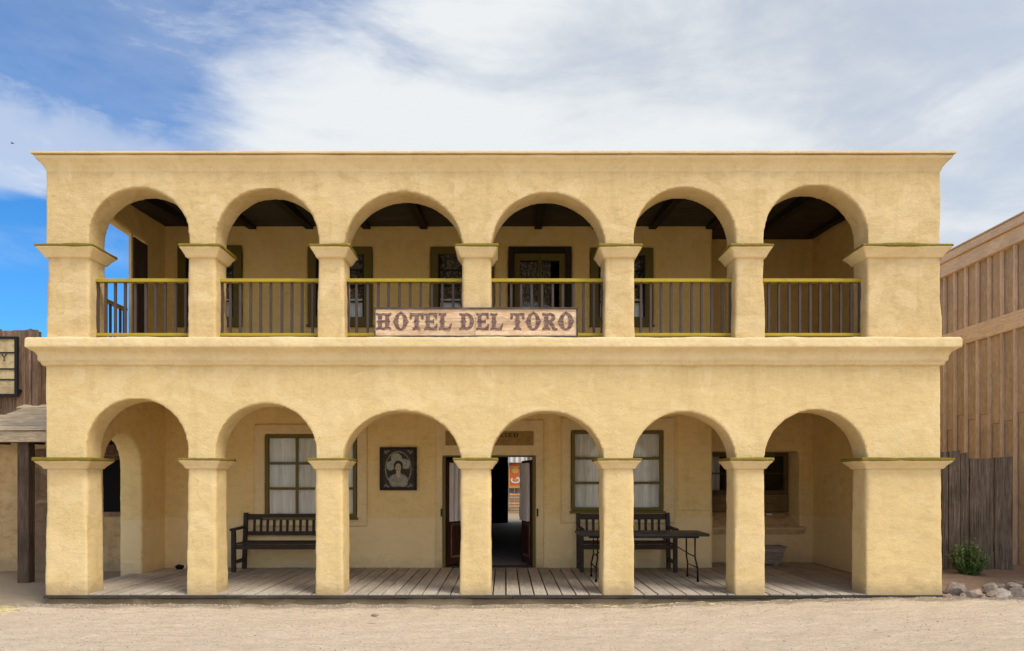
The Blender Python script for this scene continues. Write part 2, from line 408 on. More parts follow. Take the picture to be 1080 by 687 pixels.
for cols, z0, z1, m in ((LOWC, .03, ZS1 - .03, 'stucco'), (UPC, 3.45, ZS2 - .03, 'stucco_up')):
    for i, (a, b) in enumerate(cols):
        ph = .11 if m == 'stucco' else .13
        corner = i in (0, 6)
        c = obj('column', plaster(MB().loft([(a - .006, b + .006, -.006, TH + .01, z0), (a, b, 0, TH, (z0 + z1) / 2), (a + .004, b - .004, .004, TH, z1 + .02)]), .024, 5, .013), m, hotel)
        p = .09 if not corner else .105; t = z1 + .03
        pb = .02
        cap = MB().loft([(a - pb, b + pb, -pb, TH + pb, t - ph - .03), (a - pb - .012, b + pb + .012, -pb - .012, TH + pb + .012, t - ph), (a - p + .02, b + p - .02, -p + .02, TH + p - .02, t - .055), (a - p, b + p, -p, TH + p, t - .04), (a - p, b + p, -p, TH + p, t)])
        cc = obj('capital', plaster(cap, .018, 3, .006, .002), 'stucco_trim', c)
        e = .008; tb = t + .012
        obj('capital_edging', plaster(MB().box(a - p - e, b + p + e, -p - e, TH + p + e, tb - .045, tb), .0125, 2, .012, .004), 'olive', cc)
# ledge (is also the balcony floor slab) and cornice
def ringset(x0, x1, y0, y1, prof, sides=(1, 1, 1, 0)):
    return [(x0 - p * sides[0], x1 + p * sides[1], y0 - p * sides[2], y1 + p * sides[3], z) for p, z in prof]
led = [(-.05, 3.17), (-.006, 3.205), (.028, 3.215), (.040, 3.232), (.042, 3.262), (.062, 3.268), (.070, 3.285), (.070, 3.335), (.078, 3.36), (.098, 3.388), (.126, 3.405), (.138, 3.41), (.138, 3.422), (.172, 3.432), (.18, 3.45), (.178, 3.55), (.165, Z_LEDGE)]
mb = MB().loft(ringset(XL, XR, 0, .34, led)).loft(ringset(XL, XL + .3, .1, 3.2, led, (1, 0, 0, 0))).loft(ringset(XR - .3, XR, .1, 4.2, led, (0, 1, 0, 0)))
obj('ledge', plaster(mb, .0145, 1, .011, .003), 'stucco_trim', hotel)
obj('balcony_floor', MB().box(XL + .25, XR - .25, .3, 4.0, 3.24, Z_LEDGE - .01), 'stucco_back', hotel)
cor = [(-.03, 5.80), (-.004, 5.86), (.01, 5.91), (.03, 5.95), (.06, 5.99), (.095, 6.02), (.105, 6.035), (.105, 6.07)]
mb = MB().loft(ringset(XL, XR, 0, TH, cor)).loft(ringset(XL, XL + .2, .1, 3.3, cor, (1, 0, 0, 0))).loft(ringset(XR - .1, XR, .1, 4.2, cor, (0, 1, 0, 0)))
obj('cornice', plaster(mb, .024, 2, .006, .002), 'stucco_trim', hotel)
mb = MB(); x = XL - .13
while x < XR + .1:      # thin wooden coping boards along the top
    w = R.uniform(2.2, 3.2); mb.box(x, min(x + w - .006, XR + .13), -.13, TH - .05, 6.072, 6.098 + R.uniform(-.003, .003)); x += w
obj('coping', mb, 'stucco_trim', hotel)
# side walls
SX0, SX1 = -6.45, -6.08
prof = [(.38, .0), (1.06, .0), (1.06, 1.72)] + arch_pts(1.06, 2.22, 1.72, 2.38)[1:] + [(2.22, .0), (3.3, .0)]
prof2 = [(y if y in (.38, 3.3) else y, z) for y, z in prof]
obj('side_wall', plaster(strip_wall(MB(), prof, 3.45, SX1, SX0, prof2, True), .03), 'stucco_back', hotel)
up = grid_wall(MB(), .38, 3.3, 3.45, 6.25, [(.42, 2.37, 3.5, 5.68)], -6.25, SX1)
up.v = [(y, x, z) for x, y, z in up.v]
obj('side_wall', plaster(up, .03), 'stucco_backup', hotel)
obj('side_wall', plaster(MB().box(PX(984, 0), XR, .35, 4.1, 0, 3.4), .03), 'stucco_back', hotel)
obj('side_wall', plaster(MB().box(PX(984, 0), XR, .35, 4.1, 3.4, 6.3), .03), 'stucco_backup', hotel)
obj('wooden_post', MB().box(-6.125, -6.05, 1.93, 2.36, 3.57, 5.62), M['crate'] if 0 else wood('brown_post', [(.03, .02, .016), (.07, .048, .038), (.13, .09, .07)], 2, 1.5), hotel, .01)
obj('trim_board', MB().box(-6.125, -6.08, 1.87, 1.926, 3.57, 5.66), 'stucco_trim', hotel)

# back walls
XE = PX(752, YB)
def bx(a): return PX(a, YB)
def bz(a): return PZ(a, YB)
W1 = (bx(280.6), bx(376.4), bz(545.5), bz(458.9)); W2 = (bx(602.4), bx(698.9), bz(538.8), bz(454.4))
DR = (bx(467), bx(564.7), -.1, bz(481))
mb = grid_wall(MB(), XL - .1, XE, -.1, 3.4, [W1, W2, DR], YB, YB + .3)
obj('back_wall', plaster(mb, .032, 3, .008), 'stucco_back', hotel)
obj('back_wall', plaster(MB().box(XE - .3, XE - .001, YB + .28, YR + .4, -.1, 3.4), .032, 3, .008), 'stucco_back', hotel)
obj('back_wall', plaster(MB().box(XE - .3, XE - .001, YB + .28, YR + .4, 3.5, 6.4), .032, 3, .008), 'stucco_backup', hotel)
NI = (XE - .25, PX(843, YR), PZ(558, YR), PZ(476.4, YR))
obj('back_wall', plaster(grid_wall(MB(), XE - .28, XR - .05, -.1, 3.4, [NI], YR, YR + .2), .032, 3, .008), 'stucco_back', hotel)
UW = [(bx(187.9), bx(255), bz(343), bz(259.5)), (bx(325), bx(392.4), bz(343), bz(261)), (bx(454), bx(521), bz(343), bz(261)), (bx(622.8), bx(688.6), bz(343), bz(262))]
UD = (bx(536.5), bx(602.5), 3.5, bz(261))
obj('back_wall', plaster(grid_wall(MB(), XL - .1, XE, 3.5, 6.4, UW + [UD], YB, YB + .3), .032, 3, .008), 'stucco_backup', hotel)
obj('back_wall', plaster(MB().box(XE - .28, XR - .05, YR, YR + .2, 3.5, 6.45), .032, 3, .008), 'stucco_backup', hotel)
# shell behind
mb = MB()
mb.box(XL, XL + .2, 3.35, 17, -.1, 6.3).box(XR - .2, XR, 4.1, 17, -.1, 6.3)
grid_wall(mb, XL, XR, -.1, 6.3, [(.10, 1.35, .085, 2.55)], 17, 17.25)
mb.box(XL, XR, 4.3, 17, 3.25, 3.5)
obj('outer_wall', mb, 'stucco_back', hotel)
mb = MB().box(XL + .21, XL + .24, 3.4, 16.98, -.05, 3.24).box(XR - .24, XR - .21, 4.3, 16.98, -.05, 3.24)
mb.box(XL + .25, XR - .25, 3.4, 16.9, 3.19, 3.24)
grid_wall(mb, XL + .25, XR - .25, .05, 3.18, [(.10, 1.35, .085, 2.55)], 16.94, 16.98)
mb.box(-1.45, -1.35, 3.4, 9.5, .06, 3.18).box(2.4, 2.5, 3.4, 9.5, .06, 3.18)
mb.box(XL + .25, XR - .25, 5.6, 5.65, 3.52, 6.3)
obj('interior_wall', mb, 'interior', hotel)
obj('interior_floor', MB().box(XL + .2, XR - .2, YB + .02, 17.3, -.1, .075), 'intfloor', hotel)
obj('roof', MB().quadbox([(XL + .05, .3, 6.02), (XR - .05, .3, 6.02), (XR - .05, 17, 7.0), (XL + .05, 17, 7.0), (XL + .05, .3, 6.05), (XR - .05, .3, 6.05), (XR - .05, 17, 7.1), (XL + .05, 17, 7.1)]), 'deckdark', hotel)
def ceil_z(y): return 5.97 + (y - .4) * .117
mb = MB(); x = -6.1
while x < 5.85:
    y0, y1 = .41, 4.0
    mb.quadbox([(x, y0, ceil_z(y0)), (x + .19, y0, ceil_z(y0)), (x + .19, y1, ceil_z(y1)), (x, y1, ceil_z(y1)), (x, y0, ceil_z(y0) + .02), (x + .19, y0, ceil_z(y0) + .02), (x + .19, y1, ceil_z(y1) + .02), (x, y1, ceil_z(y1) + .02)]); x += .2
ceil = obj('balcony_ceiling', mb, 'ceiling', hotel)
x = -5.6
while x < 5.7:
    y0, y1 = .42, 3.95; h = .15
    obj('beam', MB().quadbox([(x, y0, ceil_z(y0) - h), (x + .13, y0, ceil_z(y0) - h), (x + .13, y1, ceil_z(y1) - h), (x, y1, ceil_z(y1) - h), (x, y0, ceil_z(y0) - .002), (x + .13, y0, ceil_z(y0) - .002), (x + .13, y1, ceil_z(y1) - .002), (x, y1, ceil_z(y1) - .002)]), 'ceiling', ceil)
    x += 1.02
obj('wall_plate', MB().box(-6.07, XE - .01, YB - .05, YB - .012, 6.20, 6.265), M['deckdark'], hotel)
obj('wall_plate', MB().box(XE + .01, 5.84, YR - .05, YR - .012, 6.27, 6.33), M['deckdark'], hotel)
# deck
mb = MB(); x = XL + .015
while x < XR - .05:
    w = R.uniform(.18, .205); dz = R.uniform(-.004, .003)
    mb.box(x, min(x + w - .018, XR - .02), -.001 + R.uniform(-.0, .004), 3.95 if x > XE - .1 else 3.045, .045, Z_DECK + dz); x += w
obj('porch_deck', mb, 'deck', hotel, .004)
mb = MB(); x = XL - .012
while x < XR:
    w_ = R.uniform(1.4, 2.6); o_ = R.uniform(-.003, .003); mb.box(x, min(x + w_ - .006, XR + .006), -.034 + o_, -.002, .028 + o_, .070 + o_); x += w_
obj('deck_edge', mb, 'deckdark', hotel, .004)
obj('footing', plaster(MB().box(XL + .0, XR - .0, .0, .12, -.2, .02), .02, 2, .02, .006), 'stone', hotel)
obj('deck_shade_fill', MB().box(XL + .02, XR - .05, .13, 3.0, -.1, .038), 'black', hotel)  # black block painting the shade seen through the gaps between boards
mb = MB()
grid_wall(mb, bx(459.8), bx(573.4), Z_DECK - .02, bz(443), [(DR[0], DR[1], 0, DR[3])], YB - .035, YB + .01)
obj('door_surround', plaster(mb, .02, 3, .006), 'surround', hotel)
for W, l, r, t, b in ((W1, 268, 387.8, 447.4, 555.6), (W2, 591.6, 711.8, 440.8, 552)):
    obj('window_surround', plaster(grid_wall(MB(), bx(l), bx(r), bz(b), bz(t), [(W[0] - .005, W[1] + .005, W[2] - .005, W[3] + .005)], YB - .045, YB + .01), .02, 3, .006), 'surround', hotel)
obj('wall_panel', plaster(MB().box(bx(714), XE - .02, YB - .022, YB + .01, bz(539), bz(433)), .02, 3, .006), 'stucco_back', hotel)

def sheet(x0, x1, z0, z1, y, amp, waves, nx=48, nz_=8, gather=0, seed=0, wav=None):
    mb = MB(); r = random.Random(seed)
    ph = [r.uniform(0, 6) for _ in range(3)]
    for j in range(nz_ + 1):
        for i in range(nx + 1):
            u = i / nx; v = j / nz_
            yy = y + amp * math.sin(u * waves * 2 * PI + ph[0] + v * .5) + amp * .5 * math.sin(u * waves * 4.3 * PI + ph[1]) * v
            xx = x0 + (x1 - x0) * u
            mb.v.append((xx, yy, z0 + (z1 - z0) * v + (gather * math.sin(u * waves * 2 * PI) * .01 if j == 0 else 0)))
    for j in range(nz_):
        for i in range(nx):
            a = j * (nx + 1) + i; mb.f.append((a, a + 1, a + nx + 2, a + nx + 1))
    return mb
def window(W, y, cols, rows, fm, fw=.055, mw=.028, depth=.07, cur='curtain', lowcur=None, parent=hotel, sill=True):
    x0, x1, z0, z1 = W
    w = obj('window', MB().box(x0, x0 + fw, y, y + depth, z0, z1).box(x1 - fw, x1, y, y + depth, z0, z1).box(x0 + fw, x1 - fw, y, y + depth, z1 - fw, z1).box(x0 + fw, x1 - fw, y, y + depth, z0, z0 + fw), fm, parent, .004)
    mb = MB(); pw = (x1 - x0 - 2 * fw); ph = z1 - z0 - 2 * fw
    for i in range(1, cols): xc = x0 + fw + pw * i / cols; mb.box(xc - mw / 2, xc + mw / 2, y + .012, y + .05, z0 + fw, z1 - fw)
    for j in range(1, rows): zc = z0 + fw + ph * j / rows; mb.box(x0 + fw, x1 - fw, y + .015, y + .047, zc - mw / 2, zc + mw / 2)
    obj('muntins', mb, fm, w)
    obj('pane', MB().box(x0 + fw, x1 - fw, y + .028, y + .032, z0 + fw, z1 - fw), 'glass', w)
    if sill: obj('sill', MB().box(x0 - .03, x1 + .03, y - .05, y + .02, z0 - .045, z0 - .003), fm, w, .004)
    s = int((x0 + 20) * 100)
    if cur: obj('curtain', sheet(x0 - .0, x1 + .0, z0 + .0, z1 - .0, y + .095, .020, 5.5, 90, 8, 0, s), cur, w, 0, True)
    return w
window(W1, YB - .055, 3, 3, 'olive_frame', .06, .045)
window(W2, YB - .055, 3, 3, 'olive_frame', .06, .045)
for W in UW:
    x0, x1, z0, z1 = W
    # wide olive frame, inner sash
    w = obj('window', grid_wall(MB(), x0, x1, z0, z1, [(x0 + .14, x1 - .14, z0 + .14, z1 - .13)], YB - .03, YB + .04), 'olive_frame', hotel, .005)
    a, b, c, d = x0 + .14, x1 - .14, z0 + .14, z1 - .13
    mb = MB(); 
    mb.box((a + b) / 2 - .018, (a + b) / 2 + .018, YB - .01, YB + .03, c, d)
    for k in range(1, 4): zc = c + (d - c) * k / 4; mb.box(a, b, YB - .008, YB + .028, zc - .012, zc + .012)
    mb.box(a, a + .03, YB - .012, YB + .034, c, d).box(b - .03, b, YB - .012, YB + .034, c, d)
    obj('muntins', mb, M['darkwood'], w)
    obj('pane', MB().box(a, b, YB + .01, YB + .014, c, d), 'glass', w)
    obj('sill', MB().box(x0 - .02, x1 + .02, YB - .07, YB - .0, z0 - .04, z0 - .002), 'olive_frame', w, .005)
    obj('lace_curtain', sheet(a - .05, b + .05, c + .38, d + .05, YB + .16, .012, 7, 60, 4, 0, int(a * 100 + 999)), 'lace', w, 0, True)
    obj('curtain', sheet(a - .05, b + .05, c - .05, c + .36, YB + .12, .012, 6, 60, 4, 0, int(a * 10 + 99)), 'curtain', w, 0, True)
# upper door
x0, x1, z0, z1 = UD
df = obj('door_frame', grid_wall(MB(), x0, x1, 3.56, z1, [(x0 + .10, x1 - .10, 3.5, z1 - .11)], YB - .045, YB + .05), 'darkwood', hotel, .01)
a, b = x0 + .10, x1 - .10; t = z1 - .11; mid = (a + b) / 2
for k, (l, r) in enumerate(((a + .004, mid - .004), (mid + .004, b - .004))):
    pl, pr = (l + .095, r - .025) if k == 0 else (l + .025, r - .11)
    d = obj('door', grid_wall(MB(), l, r, 3.59, t - .004, [(pl, pr, 4.25, t - .12)], YB, YB + .045), 'olive_frame', df, .004)
    dd = obj('pane', MB().box(pl, pr, YB + .018, YB + .022, 4.25, t - .12), 'glass', d)
    w2 = pr if k == 0 else pl + .17
    obj('lace_curtain', sheet(pl - .02, w2, 4.75, t - .13, YB + .08, .01, 6, 50, 4, 0, k), 'lace', d, 0, True)
    obj('curtain', sheet(pl - .02, w2, 4.15, 4.74, YB + .085, .01, 5, 50, 4, 0, k + 9), 'curtain', d, 0, True)
    if k: obj('handle', MB().box(r - .055, r - .035, YB - .03, YB - .001, 4.42, 4.52), 'brass', d, .003)
# lower entrance
x0, x1, _, z1 = DR
df = obj('door_frame', grid_wall(MB(), x0, x1, Z_DECK, z1, [(x0 + .05, x1 - .05, -1, z1 - .018)], YB - .045, YB + .16), 'olive_frame', hotel, .004)
obj('threshold', MB().box(x0 + .05, x1 - .05, YB - .03, YB + .2, Z_DECK + .001, Z_DECK + .02), 'deckdark', df)
def leaf(hx, ang, sgn):
    w = .74; H = z1 - .07; zb = Z_DECK + .03
    e = sub('door', df); 
    hy = YB + .10
    def tr(me):   # local leaf space: x 0..w along leaf, y thickness
        ca, sa = math.cos(ang), math.sin(ang)
        for v in me.vertices:
            x, y, z = v.co; v.co = (hx + sgn * (x * ca - y * sa), hy + x * sa + y * ca * 1.0, z)
        return me
    body = grid_wall(MB(), 0, w, zb, H, [(.1, w - .1, .95, H - .1)], -.02, .02)
    obj('door_leaf', tr(body.mesh()), 'redwood', e)
    obj('panel', tr(MB().box(.14, w - .14, -.028, .028, zb + .16, .82).mesh()), 'redwood', e)
    obj('panel_moulding', tr(grid_wall(MB(), .11, w - .11, zb + .12, .86, [(.14, w - .14, zb + .16, .82)], -.026, .026).mesh()), 'oldplank', e)
    obj('pane', tr(MB().box(.1, w - .1, -.003, .003, .95, H - .1).mesh()), 'glass', e)
    obj('curtain', tr(sheet(.04, w - .02, .90, H - .05, -.06 , .022, 5, 60, 4, 0, 3).mesh()), 'greycurtain', e, 0, True)
    obj('handle', tr(MB().tube([(w - .05, -.03, .98), (w - .05, -.075, .98), (w - .05, -.075, 1.12), (w - .05, -.03, 1.12)], .01).box(w - .08, w - .02, -.03, -.021, .92, 1.2).mesh()), 'brass', e)
leaf(x0 + .055, math.radians(58), 1)
leaf(x1 - .055, math.radians(78), -1)
for q in (x0 - .035, x1 + .02): obj('strike_plate', MB().box(q, q + .03, YB - .056, YB - .0345, 1.0, 1.14), 'metal', df)
# recessed window and its deep sill
zt = PZ(478, 4.35); w0, w1, wz0 = XE - .2, PX(831.5, 4.35), PZ(539, 4.35)
n = len([0]); mb = MB()
mb.quadbox([(XE - .28, YR - .02, NI[2] - .10), (NI[1] + .1, YR - .02, NI[2] - .10), (NI[1] + .06, 4.6, NI[2] - .25), (XE - .3, 4.6, NI[2] - .25),
            (XE - .28, YR - .09, NI[2] + .02), (NI[1] + .1, YR - .09, NI[2] + .02), (NI[1] + .1, 4.6, wz0 + .05), (XE - .3, 4.6, wz0 + .05)])
ni = obj('window_sill', plaster(mb, .025, 2, .012), stucco('worn_brown_sill', (.74, .55, .30), (.30, .20, .11), .8, .6), hotel)
obj('niche_wall', plaster(MB().quadbox([(NI[1], YR + .05, .5), (NI[1] + .4, YR + .05, .5), (NI[1] + .4, 4.6, .5), (w1, 4.6, .5), (NI[1], YR + .05, 2.6), (NI[1] + .4, YR + .05, 2.6), (NI[1] + .4, 4.6, 2.6), (w1, 4.6, 2.6)]), .03, 2, .006), 'stucco_back', ni)
obj('niche_lintel', plaster(MB().box(XE - .3, NI[1] + .2, YR + .1, 4.6, NI[3], NI[3] + .3), .03, 2, .004), 'stucco_back', ni)
wz1 = PZ(522, 4.35)
wd = window((w0, w1, wz1, zt + .02), 4.35, 5, 2, wood('brown_window_wood', [(.06, .04, .015), (.13, .09, .035), (.2, .14, .06)], 2), .09, .022, .06, None, sill=False)
obj('lower_board', MB().box(w0, w1, 4.34, 4.42, wz0 - .02, wz1 - .003), wood('brown_board', [(.12, .08, .03), (.22, .15, .06), (.32, .22, .1)], 0), wd)
obj('curtain', sheet(w0 + .1, w0 + .75, wz1 + .05, zt - .05, 4.5, .03, 5, 60, 4, 0, 4), 'greycurtain', wd, 0, True)
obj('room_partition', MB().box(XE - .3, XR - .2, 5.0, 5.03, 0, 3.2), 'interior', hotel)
# balcony railings
rail_y = .2
def railing(x0, x1, alongY=False, X=None):
    e = sub('railing', hotel)
    def put(nm, mb, m):
        if alongY: mb.v = [(X + (y - rail_y), x, z) for x, y, z in mb.v]
        return obj(nm, mb, m, e, .004)
    put('handrail', MB().box(x0, x1, rail_y - .045, rail_y + .045, 4.405, 4.452), 'olive_rail')
    put('bottom_rail', MB().box(x0, x1, rail_y - .035, rail_y + .035, 3.655, 3.695), 'olive_rail')
    n = max(2, round((x1 - x0) / .146)); sp = (x1 - x0) / n
    for i in range(n + 1):
        xc = x0 + sp * i + (.03 if i == 0 else -.03 if i == n else R.uniform(-.006, .006))
        put('baluster', MB().box(xc - .017, xc + .017, rail_y - .017, rail_y + .017, 3.696, 4.404), 'baluster')
for i in range(6): railing(UPC[i][1] - .02, UPC[i + 1][0] + .02)
railing(TH, 1.9, True, -6.2)

# ================================================================== SIGNS
def letter_polys(ch):
    S = []; w = .30
    def stem(xc, w=w, s=None, spur=True):
        s = s or w / 2 + .12
        S.append([(xc - w / 2, .1), (xc + w / 2, .1), (xc + w / 2, .9), (xc - w / 2, .9)])
        S.append([(xc - s, 1.0), (xc - s - .02, .93), (xc - s, .86), (xc - w / 2, .82), (xc + w / 2, .82), (xc + s, .86), (xc + s + .02, .93), (xc + s, 1.0), (xc, .955)])
        S.append([(xc - s, 0), (xc, .045), (xc + s, 0), (xc + s + .02, .07), (xc + s, .14), (xc + w / 2, .18), (xc - w / 2, .18), (xc - s, .14), (xc - s - .02, .07)])
        if spur:
            S.append([(xc - w / 2 - .09, .5), (xc - w / 2 + .01, .41), (xc - w / 2 + .01, .59)]); S.append([(xc + w / 2 - .01, .59), (xc + w / 2 - .01, .41), (xc + w / 2 + .09, .5)])
    def ring(cx, cz, a, b, t, t0=0, t1=360, n=26, tb=.13):
        for i in range(n):
            p = math.radians(t0 + (t1 - t0) * i / n); q = math.radians(t0 + (t1 - t0) * (i + 1) / n + .01)
            S.append([(cx + a * math.cos(p), cz + b * math.sin(p)), (cx + a * math.cos(q), cz + b * math.sin(q)), (cx + (a - t) * math.cos(q), cz + (b - tb) * math.sin(q)), (cx + (a - t) * math.cos(p), cz + (b - tb) * math.sin(p))])
    if ch == 'H': stem(.27, .26); stem(.73, .26); S.append([(.35, .43), (.65, .43), (.65, .57), (.35, .57)])
    elif ch == 'O':
        ring(.5, .5, .44, .52, .27)
        S.append([(-.03, .5), (.09, .38), (.09, .62)]); S.append([(.91, .62), (.91, .38), (1.03, .5)])
        S.append([(.38, 1.0), (.5, 1.1), (.62, 1.0), (.5, .98)])
        S.append([(.30, .56), (.38, .5), (.30, .44)]); S.append([(.70, .44), (.62, .5), (.70, .56)])
    elif ch == 'T':
        stem(.5, .28)
        S.append([(.0, 1.0), (.0, .66), (.08, .60), (.16, .68), (.2, .84), (.8, .84), (.84, .68), (.92, .60), (1.0, .66), (1.0, 1.0), (.5, .96)])
    elif ch == 'E':
        stem(.27, .28)
        S.append([(.4, 1.0), (.95, 1.0), (.97, .66), (.88, .62), (.8, .72), (.72, .85), (.4, .86)])
        S.append([(.4, 0), (.95, 0), (1.0, .34), (.90, .38), (.82, .26), (.72, .15), (.4, .14)])
        S.append([(.4, .43), (.62, .43), (.70, .34), (.76, .5), (.70, .66), (.62, .57), (.4, .57)])
    elif ch == 'L':
        stem(.30, .28); S.append([(.4, 0), (.88, 0), (1.0, .36), (.92, .40), (.82, .26), (.72, .15), (.4, .14)])
    elif ch == 'D': stem(.27, .27); ring(.42, .5, .54, .5, .27, -90, 90, 16)
    elif ch == 'R':
        stem(.27, .27); ring(.45, .73, .42, .27, .24, -90, 90, 12, .12)
        S.append([(.42, .5), (.62, .5), (.78, .30), (.86, .12), (1.0, .12), (1.02, .02), (.86, -.01), (.68, .03), (.60, .2), (.42, .42)])
    elif ch == 'I': stem(.5, .34)
    elif ch == 'Y':
        S += [[(.0, 1), (.22, 1), (.58, .48), (.42, .48)], [(.78, 1), (1, 1), (.58, .48), (.42, .48)], [(.42, .52), (.42, 0), (.58, 0), (.58, .52)], [(.3, 0), (.7, 0), (.7, .06), (.3, .06)], [(-.05, 1), (.3, 1), (.3, .94), (-.05, .94)], [(.7, 1), (1.05, 1), (1.05, .94), (.7, .94)]]
    return S
def put_letters(mb, items, y):
    k = 0
    for ch, x0, x1, z0, z1 in items:
        for poly in letter_polys(ch):
            k += 1; mb.prism([(x0 + (x1 - x0) * a, z0 + (z1 - z0) * b) for a, b in poly], y - .003 - .00006 * k, y + .001)
    return mb
ys = -.105
hs = thing('hotel_sign', 'long salmon painted board sign lettered HOTEL DEL TORO standing on the balcony ledge', 'sign', (PX(502, ys), ys, 3.58))
sx0, sx1, sz0, sz1 = PX(394.6, ys), PX(609.6, ys), 3.585, PZ(324.6, ys)
xm = PX(501, ys)
mb = MB(); zc = (sz0 + sz1) / 2
for a, b in ((sx0 + .02, xm - .003), (xm + .003, sx1 - .02)):
    for k in range(3):
        c0 = sz0 + .02 + (sz1 - sz0 - .04) * k / 3; mb.box(a, b, ys, ys + .03, c0 + .001, c0 + (sz1 - sz0 - .04) / 3 - .001)
obj('board', mb, 'signwood', hs)
mb = MB().box(sx0, sx1, ys - .018, ys + .04, sz1 - .024, sz1).box(sx0, sx1, ys - .014, ys + .04, sz0 - .01, sz0 + .016).box(sx0, sx0 + .02, ys - .012, ys + .038, sz0 + .017, sz1 - .025).box(sx1 - .022, sx1, ys - .012, ys + .038, sz0 + .017, sz1 - .025)
obj('frame', mb, 'signedge', hs, .003)
for wd_ in ((('H', 396.4, 412.9), ('O', 414.6, 431), ('T', 432.2, 446.8), ('E', 447.6, 461.6), ('L', 462.3, 476.8)), (('D', 484.4, 500.6), ('E', 502.3, 516), ('L', 516.7, 530.8)), (('T', 538.3, 553.2), ('O', 554.3, 570.8), ('R', 572, 587.8), ('O', 588.4, 605.6))):
    obj('word', put_letters(MB(), [(ch, PX(a, ys), PX(b, ys), PZ(348.4, ys), PZ(330.2, ys)) for ch, a, b in wd_], ys), 'letter', hs)

yd = YB - .035
ds = thing('door_sign', 'small ochre painted sign board lettered in dark brown above the entrance doorway', 'sign', (PX(516, yd), yd, PZ(470, yd)))
obj('board', MB().box(PX(470, yd), PX(562.6, yd), yd - .022, yd - .002, PZ(470, yd), PZ(455, yd)), 'ochresign', ds, .003)
it = [(c, PX(a, yd), PX(b, yd), PZ(461.4, yd), PZ(456.8, yd)) for c, a, b in (('R', 526.2, 531), ('I', 532, 535), ('E', 535.8, 540), ('D', 541, 547))]
mb = put_letters(MB(), it, yd - .022)
pts = []
for i in range(40):
    u = i / 39; pts.append((PX(526 + 12 * u, yd), yd - .024, PZ(465.2, yd) + .022 * math.sin(u * 15) * (1 - .5 * u)))
mb.tube(pts, .003, 4)
obj('lettering', mb, 'faintletter', ds)

# framed portrait
yp = YB - .03
pic = thing('framed_picture', 'dark framed board picture of a woman in a wide pale hat on the porch wall', 'picture', (PX(420, yp), yp, PZ(517, yp)))
x0, x1, z0, z1 = PX(400.7, yp), PX(439.8, yp), PZ(517.3, yp), PZ(471.9, yp)
obj('frame', grid_wall(MB(), x0, x1, z0, z1, [(x0 + .045, x1 - .045, z0 + .04, z1 - .035)], yp - .03, yp - .002), 'darkwood', pic, .004)
mb = MB(); 
for k in range(4):
    h = (z1 - z0 - .04) / 4; mb.box(x0 + .02, x1 - .02, yp - .014, yp - .004, z0 + .02 + h * k + .003, z0 + .02 + h * (k + 1) - .003)
def pm(n, c):
    m, nt, b, o = mat(n); v = coords(nt)
    col = mix(nt, ramp(nt, nz(nt, v, 38, 5, .7, 1.2), [(.38, 0), (.62, 1)]), c, tuple(x * .42 for x in c))
    nt.links.new(col, b.inputs['Base Color']); b.inputs['Roughness'].default_value = .6; return m
obj('board', mb, pm('picture_ground', (.05, .05, .04)), pic)
cx, cz = (x0 + x1) / 2, (z0 + z1) / 2; sw, sh = (x1 - x0) / 2, (z1 - z0) / 2
def ell(cx, cz, a, b, y, n=28, rot=0, a0=0, a1=2 * PI):
    out = []
    for i in range(n):
        t = a0 + (a1 - a0) * i / n; p, q = a * math.cos(t), b * math.sin(t)
        out.append((cx + p * math.cos(rot) - q * math.sin(rot), cz + p * math.sin(rot) + q * math.cos(rot)))
    return out
def shp(nm, polys, c, y):
    mb = MB()
    for k, p in enumerate(polys): mb.prism(p, y - .0006 * k, y + .0015)
    obj(nm, mb, pm('picture_' + nm, c), pic)
y0_ = yp - .0155
rg = []
for i in range(36):
    p, q = 2 * PI * i / 36, 2 * PI * (i + 1) / 36
    rg.append([(cx + sw * .72 * math.cos(p), cz + sh * .82 * math.sin(p)), (cx + sw * .72 * math.cos(q), cz + sh * .82 * math.sin(q)), (cx + sw * .66 * math.cos(q), cz + sh * .76 * math.sin(q)), (cx + sw * .66 * math.cos(p), cz + sh * .76 * math.sin(p))])
mb = MB(); [mb.prism(p, y0_ - .001, y0_ + .001) for p in rg]; obj('oval_border', mb, pm('picture_oval', (.36, .31, .22)), pic)
shp('shoulders', [ell(cx, cz - sh * .52, sw * .52, sh * .3, 0), ell(cx - sw * .2, cz - sh * .68, sw * .25, sh * .16, 0), ell(cx + sw * .25, cz - sh * .68, sw * .25, sh * .16, 0)], (.40, .39, .32), y0_ - .002)
for sx_ in (-1, 1):
    for sz_ in (-1, 1): shp('scroll', [ell(cx + sx_ * sw * .68, cz + sz_ * sh * .76, sw * .11, sh * .05, 0, rot=sx_ * sz_ * .8), ell(cx + sx_ * sw * .55, cz + sz_ * sh * .82, sw * .07, sh * .04, 0)], (.34, .27, .18), y0_ - .001)
shp('neck', [ell(cx, cz - sh * .2, sw * .12, sh * .24, 0)], (.60, .49, .38), y0_ - .005)
shp('hat', [ell(cx, cz + sh * .24, sw * .64, sh * .22, 0, rot=.12), ell(cx - sw * .1, cz + sh * .5, sw * .3, sh * .22, 0), ell(cx - sw * .42, cz + sh * .1, sw * .2, sh * .18, 0), ell(cx + sw * .42, cz + sh * .16, sw * .2, sh * .18, 0)], (.44, .47, .42), y0_ - .007)
shp('hair', [ell(cx, cz + sh * .14, sw * .25, sh * .24, 0)], (.05, .035, .025), y0_ - .011)
shp('face', [ell(cx, cz + sh * .05, sw * .155, sh * .2, 0)], (.60, .49, .38), y0_ - .013)
